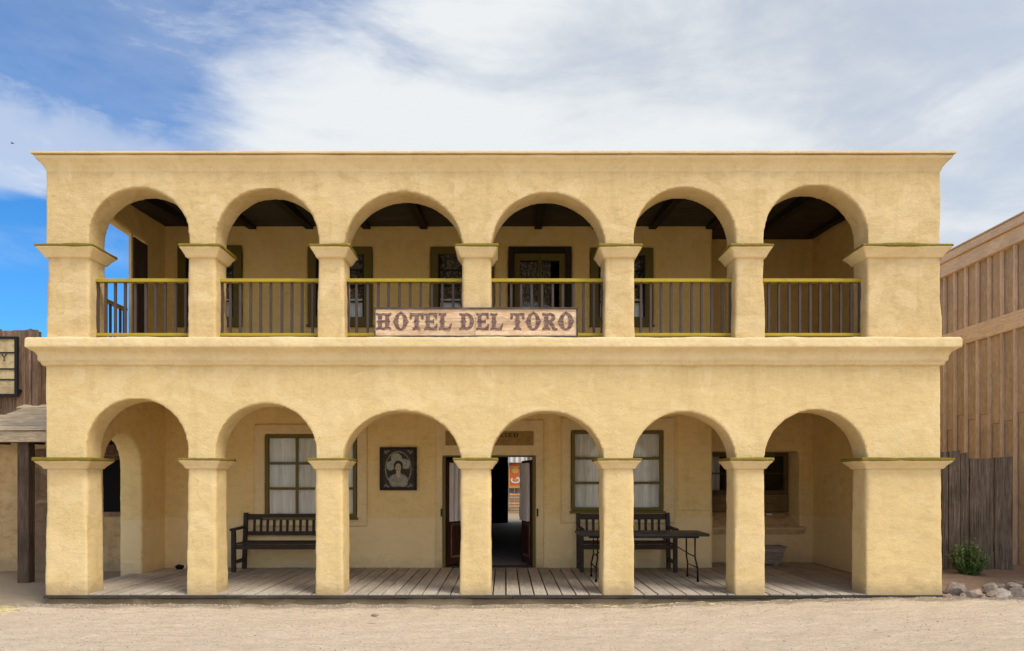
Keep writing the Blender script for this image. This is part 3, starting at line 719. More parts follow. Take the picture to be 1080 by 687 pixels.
shp('features', [ell(cx - sw * .06, cz + sh * .09, sw * .03, sh * .015, 0), ell(cx + sw * .06, cz + sh * .09, sw * .03, sh * .015, 0), ell(cx, cz - sh * .05, sw * .045, sh * .015, 0)], (.10, .05, .035), y0_ - .015)

# ================================================================== BENCHES
def make_bench(W, nsl, label):
    b = thing('park_bench', label, 'bench', (0, 0, 0), 'benches against the porch wall')
    h = .98; sh = .47; dp = .52
    for s in (0, 1):
        x = 0 if s == 0 else W - .07
        obj('leg', MB().box(x, x + .07, 0, .07, 0, .70), 'benchwood', b, .006)
        obj('leg', MB().quadbox([(x, dp - .02, 0), (x + .07, dp - .02, 0), (x + .07, dp + .06, 0), (x, dp + .06, 0), (x, dp + .08, h), (x + .07, dp + .08, h), (x + .07, dp + .14, h), (x, dp + .14, h)]), 'benchwood', b, .006)
        obj('armrest', MB().quadbox([(x - .012, -.05, .70), (x + .082, -.05, .70), (x + .075, dp + .05, .715), (x - .005, dp + .05, .715), (x - .012, -.03, .74), (x + .082, -.03, .74), (x + .075, dp + .05, .755), (x - .005, dp + .05, .755)]), 'benchwood', b, .008)
        obj('stretcher', MB().box(x + .015, x + .055, .071, dp - .01, .13, .19), 'benchwood', b, .005)
    mb = MB()
    for k in range(6): mb.box(.071, W - .071, -.005 + k * .088, .07 + k * .088, sh - .005 * (k in (2, 3)), sh + .028 - .004 * (k in (2, 3)))
    obj('seat', mb, 'benchwood', b, .006)
    obj('apron', MB().box(.071, W - .071, .01, .04, sh - .085, sh - .006), 'benchwood', b, .005)
    mb = MB()
    def yb(z): return dp + .02 + .085 * z / h
    for z0, z1 in ((.58, .65), (.86, .955)):
        mb.quadbox([(.071, yb(z0), z0), (W - .071, yb(z0), z0), (W - .071, yb(z0) + .03, z0), (.071, yb(z0) + .03, z0), (.071, yb(z1), z1), (W - .071, yb(z1), z1), (W - .071, yb(z1) + .03, z1), (.071, yb(z1) + .03, z1)])
    for k in range(nsl):
        xc = .071 + (W - .142) * (k + 1) / (nsl + 1)
        mb.quadbox([(xc - .022, yb(.65) + .005, .65), (xc + .022, yb(.65) + .005, .65), (xc + .022, yb(.65) + .025, .65), (xc - .022, yb(.65) + .025, .65), (xc - .022, yb(.86) + .005, .86), (xc + .022, yb(.86) + .005, .86), (xc + .022, yb(.86) + .025, .86), (xc - .022, yb(.86) + .025, .86)])
    obj('backrest', mb, 'benchwood', b, .004)
    return b
bn = make_bench(1.66, 12, 'dark brown slatted bench standing alone under the curtained window left of the picture')
bn.location = (PX(243.2, 2.35), 2.36, Z_DECK + .003)
b2 = copy_tree(bn); b2['label'] = 'dark brown slatted bench standing behind the folding table'
b2.location = (PX(611.5, 2.35), 2.36, Z_DECK + .003)

# folding table
tb = thing('folding_table', 'long folding table with charcoal top and thin black metal legs', 'table', (1.14, 1.15, Z_DECK))
tx0, tx1, ty0, ty1 = 1.13, 3.12, 1.13, 1.88; tz = .79 + .04
obj('tabletop', MB().box(tx0, tx1, ty0, ty1, tz - .045, tz), 'tabletop', tb, .012)
for lx, sg in ((1.42, 1), (2.92, -1)):
    lm = MB()
    for yy in (1.24, 1.78):
        lm = MB().tube([(lx, yy, tz - .05), (lx, yy, .45), (lx - sg * .03, yy + (-.04 if yy < 1.5 else .04), .30), (lx - sg * .03, yy + (-.05 if yy < 1.5 else .05), Z_DECK + .012)], .0135)
        lg = obj('leg', lm, 'metal', tb, 0, True)
        obj('rubber_foot', MB().tube([(lx - sg * .03, yy + (-.05 if yy < 1.5 else .05), Z_DECK + .001), (lx - sg * .03, yy + (-.05 if yy < 1.5 else .05), Z_DECK + .04)], .019), 'black', lg)
    obj('crossbar', MB().tube([(lx, 1.24, .47), (lx, 1.78, .47)], .009).tube([(lx - sg * .03, 1.20, .30), (lx - sg * .03, 1.82, .30)], .009), 'metal', tb, 0, True)
    obj('brace', MB().tube([(lx, 1.5, .47), (lx + sg * .5, 1.5, tz - .06)], .008), 'metal', tb, 0, True)
obj('hinge_rail', MB().box(tx0 + .15, tx1 - .15, ty0 + .06, ty0 + .085, tz - .075, tz - .046).box(tx0 + .15, tx1 - .15, ty1 - .085, ty1 - .06, tz - .075, tz - .046), 'metal', tb)

# planter crate by the recess
cy = 3.35
cx0, cx1 = PX(786, cy), PX(829, cy)
cr = thing('wooden_planter', 'weathered wooden slatted planter box with flared sides on the deck below the niche', 'planter', ((cx0 + cx1) / 2, cy, Z_DECK))
zt_ = PZ(578, cy)
for k in range(3):
    z0 = Z_DECK + .02 + (zt_ - Z_DECK - .02) * k / 3; z1 = Z_DECK + .02 + (zt_ - Z_DECK - .02) * (k + 1) / 3 - .008
    i0 = .09 * (1 - k / 3); i1 = .09 * (1 - (k + 1) / 3)
    mb = MB()
    for ya, yb_, s in ((cy, cy + .02, 1), (cy + .3, cy + .32, -1)):
        mb.quadbox([(cx0 + i0, ya + s * i0 * .4, z0), (cx1 - i0, ya + s * i0 * .4, z0), (cx1 - i0, yb_ + s * i0 * .4, z0), (cx0 + i0, yb_ + s * i0 * .4, z0), (cx0 + i1, ya + s * i1 * .4, z1), (cx1 - i1, ya + s * i1 * .4, z1), (cx1 - i1, yb_ + s * i1 * .4, z1), (cx0 + i1, yb_ + s * i1 * .4, z1)])
    for xa, s in ((cx0, 1), (cx1 - .02, -1)):
        mb.quadbox([(xa + s * i0, cy + .022 + i0 * .4, z0), (xa + .02 + s * i0, cy + .022 + i0 * .4, z0), (xa + .02 + s * i0, cy + .298 - i0 * .4, z0), (xa + s * i0, cy + .298 - i0 * .4, z0), (xa + s * i1, cy + .022 + i1 * .4, z1), (xa + .02 + s * i1, cy + .022 + i1 * .4, z1), (xa + .02 + s * i1, cy + .298 - i1 * .4, z1), (xa + s * i1, cy + .298 - i1 * .4, z1)])
    obj('slat', mb, 'crate', cr)
rim = obj('rim', grid_wall(MB(), cx0 - .015, cx1 + .015, 0, 1, [(cx0 + .02, cx1 - .02, .1, .9)], 0, 1), 'crate', cr)
for v in rim.data.vertices:
    x, y, z = v.co.x + cr.location.x, v.co.y + cr.location.y, v.co.z + cr.location.z
    v.co = Vector((x, cy - .015 + .35 * z, zt_ + .025 * (1 - y))) - Vector(cr.location)
obj('soil', MB().box(cx0 + .06, cx1 - .06, cy + .05, cy + .27, zt_ - .08, zt_ - .05), 'bed', cr)
obj('foot', MB().box(cx0 + .14, cx0 + .19, cy + .04, cy + .28, Z_DECK + .001, Z_DECK + .019).box(cx1 - .19, cx1 - .14, cy + .04, cy + .28, Z_DECK + .001, Z_DECK + .019), 'white', cr)
# small things
def blob(c, r, seed, sub_=2, sq=(1, 1, 1), rough=.25):
    bm = bmesh.new(); bmesh.ops.create_icosphere(bm, subdivisions=sub_, radius=1)
    for v in bm.verts:
        d = 1 + rough * noise.noise(v.co * 1.6 + Vector((seed * 3.1, seed, 0)))
        v.co = Vector((v.co.x * d * r * sq[0], v.co.y * d * r * sq[1], v.co.z * d * r * sq[2])) + Vector(c)
    me = bpy.data.meshes.new('b'); bm.to_mesh(me); bm.free(); return me
rg_ = thing('crumpled_cloth', 'small crumpled black and white cloth lying on the deck by the left column', 'cloth', (PX(192, 2.8), 2.8, Z_DECK))
obj('dark_fold', blob((PX(189.5, 2.8), 2.8, Z_DECK + .035), .075, 3, 3, (1, .8, .6), .5), 'black', rg_, 0, True)
obj('white_fold', blob((PX(193.8, 2.8), 2.82, Z_DECK + .03), .05, 5, 3, (1, .8, .6), .5), 'white', rg_, 0, True)
tag(obj('paper_scrap', MB().box(PX(808.5, 4.1), PX(814, 4.1), 4.08, 4.14, PZ(543.6, 4.1), PZ(542, 4.1)+.01), 'white'), 'small pale wooden block lying on the deep window sill', 'block')

# ================================================================== GROUND
def gz(x, y):
    z = -.062 + .010 * max(0, min(1, (-4.5 - x) / 1.5)) + .042 * max(0, min(2.7, (x - 1.2) / 1.7)) if x < 40 else 0
    z *= max(0, 1 - max(0, abs(y) - 2) / 6)
    d = abs(x) + abs(y + 3)
    if y < .3: 
        f = 1 if d < 40 else 0
        z += f * (noise.noise(Vector((x * .8, y * 1.6, 0))) * .018 + max(-.35, noise.noise(Vector((x * 3.6, y * 3.9, 5)))) * .020 + noise.noise(Vector((x * 11, y * 11, 2))) * .005)
        z += .012 * math.exp(-((y + .10) / .16) ** 2) * (1 if XL < x < XR else 0) * (.35 + .65 * noise.noise(Vector((x * 1.3, 0, 8))) ** 2 * 4)
    return z
xs = [-900, -400, -150, -60, -30, -18] + [-12 + .05 * i for i in range(int(24 / .05) + 1)] + [18, 30, 60, 150, 400, 900]
ysl = [-900, -300, -100, -40, -20, -10, -7] + [-4.5 + .04 * i for i in range(int(5.0 / .04) + 1)] + [1, 1.8, 2.6, 4, 7, 12, 20, 40, 100, 300, 900, 2000]
v = [(x, y, gz(x, y)) for y in ysl for x in xs]; nx = len(xs)
f = [(j * nx + i, j * nx + i + 1, (j + 1) * nx + i + 1, (j + 1) * nx + i) for j in range(len(ysl) - 1) for i in range(nx - 1)]
me = bpy.data.meshes.new('ground'); me.from_pydata(v, [], f)
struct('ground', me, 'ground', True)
# raised planting bed on the right
def bedz(x, y):
    t = max(0, min(1, (y + .1) / 1.1)); e = max(0, min(1, (x - 5.9) / .15 + .3))
    return .02 + .19 * (t * t * (3 - 2 * t)) * e + .025 * noise.noise(Vector((x * 3, y * 3, 1))) + .012 * noise.noise(Vector((x * 9, y * 9, 1))) * t
bxs = [5.9 + .06 * i for i in range(60)]; bys = [-.14 + .06 * i for i in range(60)]
v = [(x, y, bedz(x, y)) for y in bys for x in bxs]; nx = len(bxs)
f = [(j * nx + i, j * nx + i + 1, (j + 1) * nx + i + 1, (j + 1) * nx + i) for j in range(len(bys) - 1) for i in range(nx - 1)]
me = bpy.data.meshes.new('dirt_bed'); me.from_pydata(v, [], f)
struct('dirt_bed', me, 'bed', True)
# pebbles and straw
def scatter(name, n, fn, m, label, cat):
    mb = MB()
    for _ in range(n): fn(mb)
    return tag(obj(name, mb, m), label, cat, None, 'stuff')
def peb(mb):
    x = R.uniform(-7.5, 7.5); y = R.uniform(-3.2, -.05) if R.random() < .6 else -.02 - abs(R.gauss(0, .18)); r = R.uniform(.004, .012) * (1.5 if R.random() < .08 else 1); z = gz(x, y)
    n = len(mb.v); a = R.uniform(0, 3)
    for k in range(5): t = a + k * 2 * PI / 5; mb.v.append((x + r * math.cos(t) * R.uniform(.7, 1.2), y + r * math.sin(t) * R.uniform(.7, 1.2), z))
    mb.v.append((x, y, z + r * .8)); 
    for k in range(5): mb.f.append((n + k, n + (k + 1) % 5, n + 5))
scatter('pebbles', 6000, peb, 'pebble', 'small pebbles and grit scattered over the sandy street', 'gravel')
def strw(mb):
    if R.random() < .86:
        x = R.gauss(-7.15, .42); y = R.gauss(-.62, .2)
    else: x = R.gauss(1.6, 1.3); y = R.gauss(-.2, .08)
    if x > -6.3 and x < -5.5 and R.random() < .7: return
    z = gz(x, y) + R.uniform(.003, .012); a = R.uniform(0, PI); l = R.uniform(.02, .07); w = .003
    dx, dy = math.cos(a) * l, math.sin(a) * l; n = len(mb.v); t = R.uniform(-.006, .01)
    mb.v += [(x - dx, y - dy, z), (x + dx, y + dy, z + t), (x + dx - dy / l * w, y + dy + dx / l * w, z + t + .003), (x - dx - dy / l * w, y - dy + dx / l * w, z + .003)]; mb.f.append((n, n + 1, n + 2, n + 3))
scatter('straw', 1500, strw, 'straw', 'loose yellow straw strewn on the ground before the porch', 'straw')
tag(obj('dark_stone', blob((PX(395, -1.3), -1.3 + 0, .035), .035, 11, 2, (1.3, .8, .5), .5), 'rock', None, 0, True), 'small dark stone lying alone on the sand before the left arches', 'stone')
# bed rocks
def rock(c, r, seed):
    q = random.Random(seed); bm = bmesh.new()
    for _ in range(16):
        d = Vector((q.gauss(0, 1), q.gauss(0, 1), q.gauss(0, 1))).normalized(); bm.verts.new(Vector((d.x * r[0], d.y * r[1], d.z * r[2])) * q.uniform(.8, 1.05))
    g = bmesh.ops.convex_hull(bm, input=bm.verts); bmesh.ops.delete(bm, geom=[e for e in g['geom_interior'] if isinstance(e, bmesh.types.BMVert)], context='VERTS')
    bmesh.ops.bevel(bm, geom=list(bm.edges), offset=min(r) * .05, segments=1, affect='EDGES', clamp_overlap=True)
    me = bpy.data.meshes.new('rock'); bm.to_mesh(me); bm.free()
    o = obj('rock', me, 'rock'); o.location = c; return o
rocks = [(1009, 622, 12, 9), (1017, 628, 5, 3.5), (1026, 626, 10, 6.5), (1035, 629, 6, 4), (1044, 622, 9, 8), (1047, 628, 7, 4.5), (1056, 627.5, 11, 7), (1055, 618, 8, 4), (1068, 620, 9, 6), (1074, 627, 10, 8), (1077, 617, 9, 7), (1088, 624, 11, 8), (1100, 620, 9, 7), (1064, 630, 6, 3.5), (1001, 629, 4, 2.5)]
ordn = ['first', 'second', 'third', 'fourth', 'fifth', 'sixth', 'seventh', 'eighth', 'ninth', 'tenth', 'eleventh', 'twelfth', 'thirteenth', 'fourteenth', 'fifteenth']
rk = sorted(rocks)
for i, (px, py, w, h) in enumerate(rk):
    Y = .0 if py > 624 else (.18 if py > 619 else .4)
    o = rock((PX(px, Y), Y, PZ(py, Y) + .0), (w / 77 * 1.2, w / 77 * .85, h / 77 * 1.2), 40 + i)
    sz = 'large' if w >= 10 else ('mid sized' if w >= 8 else 'small')
    tag(o, '%s pale rock, %s from the hotel corner in the dirt bed border' % (sz, ordn[i]), 'rock', 'rocks edging the dirt bed')

# ================================================================== BUSH
bush = thing('green_bush', 'small leafy green bush growing in the dirt bed before the grey plank fence', 'bush', (PX(1022, 1.1), 1.1, .2))
bc = Vector((PX(1022, 1.1), 1.1, .18)); leaf_mb = MB(); stem_mb = MB(); rb = random.Random(5)
for s in range(74):
    a = rb.uniform(0, 2 * PI); sp = rb.uniform(.03, .40) * rb.uniform(.7, 1); H = rb.uniform(.22, .50) * (1.25 if sp < .12 else 1)
    if s == 0: a, sp, H = 2.6, .05, .60
    if s == 1: a, sp, H = 2.9, .09, .47
    tip = bc + Vector((math.cos(a) * sp, math.sin(a) * sp * .75, H)); base = bc + Vector((math.cos(a) * .03, math.sin(a) * .03, -.04)); md = (tip + base) / 2 + Vector((math.cos(a) * sp * .25, math.sin(a) * sp * .2, .02))
    stem_mb.tube([base, md, tip], [.005, .004, .0015], 4)
    for k in range(30):
        t = .12 + .88 * k / 29; p = (base * (1 - t) ** 2 + md * 2 * t * (1 - t) + tip * t * t)
        aa = rb.uniform(0, 2 * PI); el = rb.uniform(-.1, 1.0); d = Vector((math.cos(aa) * math.cos(el), math.sin(aa) * math.cos(el), math.sin(el))); L = rb.uniform(.05, .09) * (1.1 - .4 * t)
        sd = d.cross(Vector((rb.uniform(-.3, .3), rb.uniform(-.3, .3), 1))).normalized() * L * .27; up_ = Vector((0, 0, -L * .12)); n = len(leaf_mb.v)
        leaf_mb.v += [tuple(p), tuple(p + d * L * .5 + sd), tuple(p + d * L + up_), tuple(p + d * L * .5 - sd)]; leaf_mb.f.append((n, n + 1, n + 2, n + 3))
obj('stems', stem_mb, 'leaf', bush); obj('foliage', leaf_mb, 'leaf', bush)

# ================================================================== PLANK FENCE
fy = 1.7
fe = thing('plank_fence', 'weathered dark grey upright plank fence between the hotel corner and the brown barn', 'fence', (PX(1030, fy), fy, .15))
for a, b, t, yo in ((975, 993.5, 476, .0), (993.5, 1000, 476.5, 0), (1000.3, 1012.8, 474.8, -.012), (1013.2, 1021.8, 477.2, .0), (1022.3, 1043, 484, -.015), (1043.2, 1048, 483, .004), (1048.2, 1067.6, 481.6, -.02)):
    mb = MB(); x0, x1, zt_ = PX(a, fy), PX(b, fy), PZ(t, fy); K = 14; zb = .05
    n0 = len(mb.v); ph = R.uniform(0, 50)
    for k in range(K + 1):
        z = zb + (zt_ - zb) * k / K; j = lambda q: .007 * noise.noise(Vector((z * 3, ph, q)))
        w0_, w1_ = x0 + .006 + j(1), x1 - .006 + j(2); tz_ = z if k < K else z
        dzz = R.uniform(-.03, .02) if k == K else 0
        mb.v += [(w0_, fy + yo, z + dzz), (w1_, fy + yo, z), (w1_, fy + yo + .035, z), (w0_, fy + yo + .035, z + dzz)]
    for k in range(K):
        for i in range(4):
            A = n0 + 4 * k + i; B = n0 + 4 * k + (i + 1) % 4; mb.f.append((A, B, B + 4, A + 4))
    mb.f += [(n0 + 3, n0 + 2, n0 + 1, n0), (n0 + 4 * K, n0 + 4 * K + 1, n0 + 4 * K + 2, n0 + 4 * K + 3)]
    obj('plank', mb, 'fence', fe)
obj('rail', MB().box(PX(975, fy), PX(1067, fy), fy + .045, fy + .1, .5, .6).box(PX(975, fy), PX(1067, fy), fy + .045, fy + .1, 1.6, 1.7), 'fence', fe)

# ================================================================== BARN (right)
BX = 8.67
barn = thing('wooden_barn', 'tall brown board and batten barn at the right edge', 'building', (BX, 3, 0))
BT = 6.06; YN, YF = -1.5, 9.0
mb = MB(); y = YN
while y < YF:                      # boards between battens, with butt seams at different heights
    zs_ = R.uniform(2.6, 2.95)
    for a, b in ((0, zs_ - .003), (zs_, 4.22), (4.45, 5.7)):
        o_ = .012 if a == zs_ else 0
        mb.box(BX - o_, BX + .02, y + .003, y + .327, a, b)
    y += .33
obj('siding', mb, 'barn', barn)
mb = MB(); y = 2.36 - .33 * 11
while y < YF:
    if y > YN:
        mb.box(BX - .06, BX - .013, y - .024, y + .024, 0, 4.21).box(BX - .06, BX - .013, y - .024, y + .024, 4.46, 5.66)
    y += .33
obj('batten', mb, 'batten', barn)
obj('band_board', MB().box(BX - .07, BX + .02, YN, YF, 4.2, 4.50), 'barntrim', barn, .008)
obj('fascia', MB().box(BX - .10, BX + .02, YN, YF, 5.63, 5.885), 'barntrim', barn, .008)
obj('fascia', MB().box(BX - .15, BX + .02, YN, YF, 5.89, 6.035), 'barntrim', barn, .008)
obj('roof_edge', MB().box(BX - .17, BX + 5, YN, YF, 6.04, 6.06), 'barntrim', barn)
obj('wall', MB().box(BX + .021, BX + 5, YN, YF, 0, 6.03), 'barn', barn)

# ================================================================== NEIGHBOUR (left)
nb = thing('wooden_storefront', 'old adobe and plank storefront with sloping board porch roof at the left edge', 'building', (-9.5, 3.3, 0))
mb = MB(); x = -13.2; xe = PX(39.5, 3.3)
while x < xe - .02:
    w = R.uniform(.17, .24); t = PZ(347.5, 3.3) + R.uniform(-.025, .02); mb.box(x, min(x + w - .008, xe), 3.3 + R.uniform(-.006, .006), 3.34, 2.5, t); x += w
mb.box(PX(30.5, 3.27), PX(33.5, 3.27), 3.262, 3.288, 2.5, PZ(347, 3.27)).box(PX(34, 3.2), PX(40.5, 3.2), 3.2, 3.289, 2.5, PZ(349.5, 3.2))
obj('false_front', mb, 'oldplank', nb)
mb = MB(); x = xe - .05
while x < -7.9: mb.box(x, x + .15, 3.36, 3.4, 2.4, 4.0 + R.uniform(-.03, .03)); x += .16
obj('side_planks', mb, 'oldplank', nb)
mb = MB()
for k in range(7):
    t0, t1 = k / 7, (k + 1) / 7 - .022; y0, y1 = 1.88 + 1.42 * t0, 1.88 + 1.42 * t1 + .03; z0, z1 = 2.455 + .56 * t0, 2.455 + .56 * t1
    for (xa, xb) in ((-13, -9.2 + R.uniform(-.4, .4)), (-9.0 + R.uniform(-.1, .4), -6.62)):
        mb.quadbox([(xa, y0, z0), (xb, y0, z0), (xb, y1, z1), (xa, y1, z1), (xa, y0, z0 + .022), (xb, y0, z0 + .022), (xb, y1, z1 + .022), (xa, y1, z1 + .022)])
obj('porch_roof', mb, 'roofplank', nb, .003)
obj('porch_beam', MB().box(-13, -6.62, 1.92, 2.02, 2.27, 2.45), 'roofplank', nb, .008)
obj('post', MB().box(PX(21, 2.1), PX(33, 2.1), 2.03, 2.2, -.06, 2.27), wood('storefront_post', [(.04, .026, .016), (.10, .066, .042), (.17, .12, .08)], 2, 1.3), nb, .008)
obj('post', MB().box(-10.6, -10.42, 2.03, 2.2, -.06, 2.27), 'darkwood', nb, .008)
mb = MB()
for k in range(10): mb.box(-12.8 + .62 * k, -12.72 + .62 * k, 2.03, 3.29, 2.29, 2.40)
obj('rafter', mb, 'darkwood', nb)
obj('adobe_wall', plaster(grid_wall(MB(), -13.2, -6.66, -.2, 3.0, [(-7.75, -6.95, 1.03, 2.04), (-8.0, -7.82, 1.9, 2.5)], 3.5, 3.8), .045, 3, .02, .006), 'adobe', nb)
obj('shaded_stub', plaster(MB().box(PX(35.5, 3.44), PX(60, 3.44), 3.42, 3.52, -.2, 2.2), .04, 2, .02, .006), stucco('shaded_adobe', (.26, .17, .10), (.10, .06, .035), .9, .6), nb)  # wall stub with the alley shade put into a darker adobe colour
wn = obj('window', grid_wall(MB(), -7.8, -6.9, .98, 2.10, [(-7.72, -6.98, 1.06, 2.02)], 3.47, 3.56), 'oldplank', nb)
obj('pane', MB().box(-7.73, -6.97, 3.52, 3.53, 1.05, 2.03), 'black', wn)
obj('lintel', MB().box(-8.2, -6.7, 3.44, 3.49, 2.11, 2.5), 'oldplank', nb)
obj('room_wall', MB().box(-13, -6.7, 3.82, 3.9, -.2, 3), 'interior', nb)
ysn = 3.16
os_ = thing('storefront_sign', 'peeling yellowed sign panel in a black frame on the brown false front', 'sign', (-9.6, ysn, PZ(418, ysn)))
x0, x1, z0, z1 = -10.7, PX(18, ysn), PZ(418.4, ysn), PZ(355, ysn)
obj('panel', MB().box(x0 + .03, x1 - .03, ysn + .02, ysn + .04, z0 + .03, z1 - .03), 'oldsign', os_)
obj('frame', grid_wall(MB(), x0, x1, z0, z1, [(x0 + .05, x1 - .05, z0 + .05, z1 - .045)], ysn, ysn + .05), 'wire', os_, .005)
mb = MB()
for py in (372, 389.2, 400.5): mb.box(x0 + .05, x1 - .03, ysn + .006, ysn + .018, PZ(py, ysn) - .012, PZ(py, ysn) + .012)
obj('crossbar', mb, 'wire', os_)
obj('lettering', put_letters(MB(), [('Y', PX(.6, ysn), PX(6.6, ysn), PZ(380.8, ysn), PZ(373.4, ysn))], ysn + .02), 'wire', os_)
obj('bracket', MB().box(-10, -9.9, ysn + .05, 3.3, z0 + .1, z0 + .14).box(-8.9, -8.8, ysn + .05, 3.3, z0 + .1, z0 + .14), 'wire', os_)

# ================================================================== BEYOND THE BACK DOOR
yf = 28.0
sh_ = thing('timber_shed', 'grey board shed wall seen far off through the hotel back door', 'shed', (1, yf + .5, 0))
mb = MB(); x = -3
while x < 5: mb.box(x, x + .28, yf + .5, yf + .53, -.05, 3.6); x += .29
obj('wall', mb, 'greyboard', sh_); obj('roof', MB().box(-3.2, 5.2, yf + .2, yf + 3, 3.6, 3.7), 'deckdark', sh_)
yo = yf + .3
bnr = thing('orange_banner', 'orange printed banner with a pale round emblem seen through the back door', 'banner', (PX(545, yo), yo, PZ(515, yo)))
x0, x1, z0, z1 = PX(536.5, yo), PX(551, yo), PZ(515, yo), PZ(484, yo)
obj('cloth', MB().prism([(x0, z0), (x1, z0), (x1, z1), (x0 + .5, z1), (x0, z1 - .45)], yo, yo + .02), 'orange', bnr)
obj('border', grid_wall(MB(), x0, x1, z0, z1 - .4, [(x0 + .06, x1 - .08, z0 + .12, z1 - .46)], yo - .02, yo - .002), 'ochre', bnr)
mb = MB(); ce = ((x0 + x1) / 2, z0 + .42)
for i in range(20):
    p, q = 2 * PI * i / 24 + 2.4, 2 * PI * (i + 1) / 24 + 2.4
    mb.prism([(ce[0] + .26 * math.cos(p), ce[1] + .17 * math.sin(p)), (ce[0] + .26 * math.cos(q), ce[1] + .17 * math.sin(q)), (ce[0] + .17 * math.cos(q), ce[1] + .09 * math.sin(q)), (ce[0] + .17 * math.cos(p), ce[1] + .09 * math.sin(p))], yo - .012, yo - .003)
obj('emblem', mb, 'white', bnr)
mb = MB().prism(ell(ce[0], ce[1] + .02, .12, .07, 0), yo - .013, yo - .004).prism(ell(ce[0] - .02, ce[1] + .5, .2, .16, 0), yo - .013, yo - .004)
obj('print', mb, 'ochre', bnr)
tag(obj('white_drape', sheet(PX(533, yo - .2), PX(556, yo - .2), PZ(488, yo - .2), PZ(470, yo - .2), yo - .2, .05, 4, 40, 4), 'white', None, 0, True), 'white cloth hanging across the top of the orange banner', 'cloth')
yc = 26.5
pz = thing('pallet_stack', 'stack of pale orange slatted crates seen through the back door', 'crates', (PX(545, yc), yc, 0))
zb = 0; px0, px1 = PX(537, yc), PX(551, yc); ht = PZ(520, yc); k = 0; z = .12
mb = MB()
for k in range(7):
    z0 = ht * k / 7; mb.box(px0 + R.uniform(-.03, .03), px1 + R.uniform(-.03, .03), yc, yc + .03, z0 + .02, z0 + ht / 7 - .035)
obj('slat', mb, 'pallet', pz); obj('upright', MB().box(px0 + .05, px0 + .12, yc + .031, yc + .5, 0, ht - .02).box(px1 - .15, px1 - .08, yc + .031, yc + .5, 0, ht - .02), 'pallet', pz)

# distant bird
bd = Vector((PX(13, 95), 95, PZ(151.5, 95)))
bm_ = MB(); n = 0
bm_.tube([bd + Vector((-.28, 0, .02)), bd + Vector((-.1, 0, .05)), bd + Vector((.15, 0, .0)), bd + Vector((.3, 0, .03))], [.01, .06, .05, .01], 6)
k = len(bm_.v); bm_.v += [tuple(bd + Vector(q)) for q in ((-.1, 0, .04), (.1, 0, .02), (.2, -.45, .12), (-.1, 0, .04), (.1, 0, .02), (-.25, .45, .12))]; bm_.f += [(k, k + 1, k + 2), (k + 3, k + 4, k + 5)]
tag(obj('bird', bm_, 'black'), 'tiny dark bird gliding in the sky above the storefront', 'bird')

# ================================================================== SKY, SUN, CAMERA
SUN_EL = math.radians(56); sd = Vector((.76, -.65, 0)).normalized()
sdir = Vector((sd.x * math.cos(SUN_EL), sd.y * math.cos(SUN_EL), math.sin(SUN_EL)))
w = bpy.data.worlds.new('World'); bpy.context.scene.world = w; w.use_nodes = True
nt = w.node_tree; nt.nodes.clear()
out = N(nt, 'ShaderNodeOutputWorld'); bg = N(nt, 'ShaderNodeBackground'); nt.links.new(bg.outputs[0], out.inputs[0])
sky = N(nt, 'ShaderNodeTexSky', sky_type='NISHITA'); sky.sun_disc = False; sky.sun_elevation = SUN_EL; sky.sun_rotation = math.atan2(sd.x, sd.y)
sky.air_density = 1.0; sky.dust_density = .3; sky.ozone_density = 2.5
tc = N(nt, 'ShaderNodeTexCoord'); d = tc.outputs['Generated']
dot = N(nt, 'ShaderNodeVectorMath', operation='DOT_PRODUCT'); nt.links.new(d, dot.inputs[0]); dot.inputs[1].default_value = Vector((-.66, 1, .40)).normalized()
def nzv(scale, sc, det=7, rough=.6, dist=0., rot=(0, 0, 0), loc=(0, 0, 0)):
    mp = N(nt, 'ShaderNodeMapping'); mp.inputs['Scale'].default_value = sc; mp.inputs['Rotation'].default_value = rot; mp.inputs['Location'].default_value = loc
    nt.links.new(d, mp.inputs[0]); return nz(nt, mp.outputs[0], scale, det, rough, dist)
wisp = nzv(3.2, (1, 1, 3.2), 9, .62, .5, (0, .45, 0), (3.1, 0, 1.2))
soft = nzv(1.6, (1, 1, 2.0), 6, .55, .3, (0, .5, 0), (.4, 2, .7))
fine = nzv(9, (1, 1, 3), 8, .65, .6, (0, .6, 0), (1, 2, 3))
sx = N(nt, 'ShaderNodeSeparateXYZ'); nt.links.new(d, sx.inputs[0])
yy = math_(nt, 'MAXIMUM', sx.outputs[1], .08)
U = math_(nt, 'DIVIDE', sx.outputs[0], yy); V = math_(nt, 'DIVIDE', sx.outputs[2], yy)
def sstep(f, a, b):
    m = N(nt, 'ShaderNodeMapRange', interpolation_type='SMOOTHSTEP'); m.inputs[1].default_value = a; m.inputs[2].default_value = b
    nt.links.new(f, m.inputs[0]); return m.outputs[0]
def add(*a):
    r = a[0]
    for q in a[1:]: r = math_(nt, 'ADD', r, q)
    return r
def mul(*a):
    r = a[0]
    for q in a[1:]: r = math_(nt, 'MULTIPLY', r, q)
    return r
n0 = math_(nt, 'SUBTRACT', wisp, .5); n1 = math_(nt, 'SUBTRACT', soft, .5); n2 = math_(nt, 'SUBTRACT', fine, .5)
S = add(U, mul(V, -1.35), 1.17, mul(n0, .55), mul(n1, .35), mul(n2, .12))
main = sstep(S, -.10, .28)
notleft = sstep(U, -.52, -.40)
bank = mul(sstep(add(V, mul(n0, .05), mul(n2, .03)), .375, .405), sstep(mul(add(V, mul(n0, .30), mul(U, .25), mul(n2, .10)), -1), -.395, -.30), sstep(mul(U, -1), .33, .50))
wp = ramp(nt, add(mul(wisp, .75), mul(fine, .25)), [(.44, 0), (.66, 1)])
hi = mul(wp, sstep(add(V, mul(n0, .3)), .52, .60), .62)
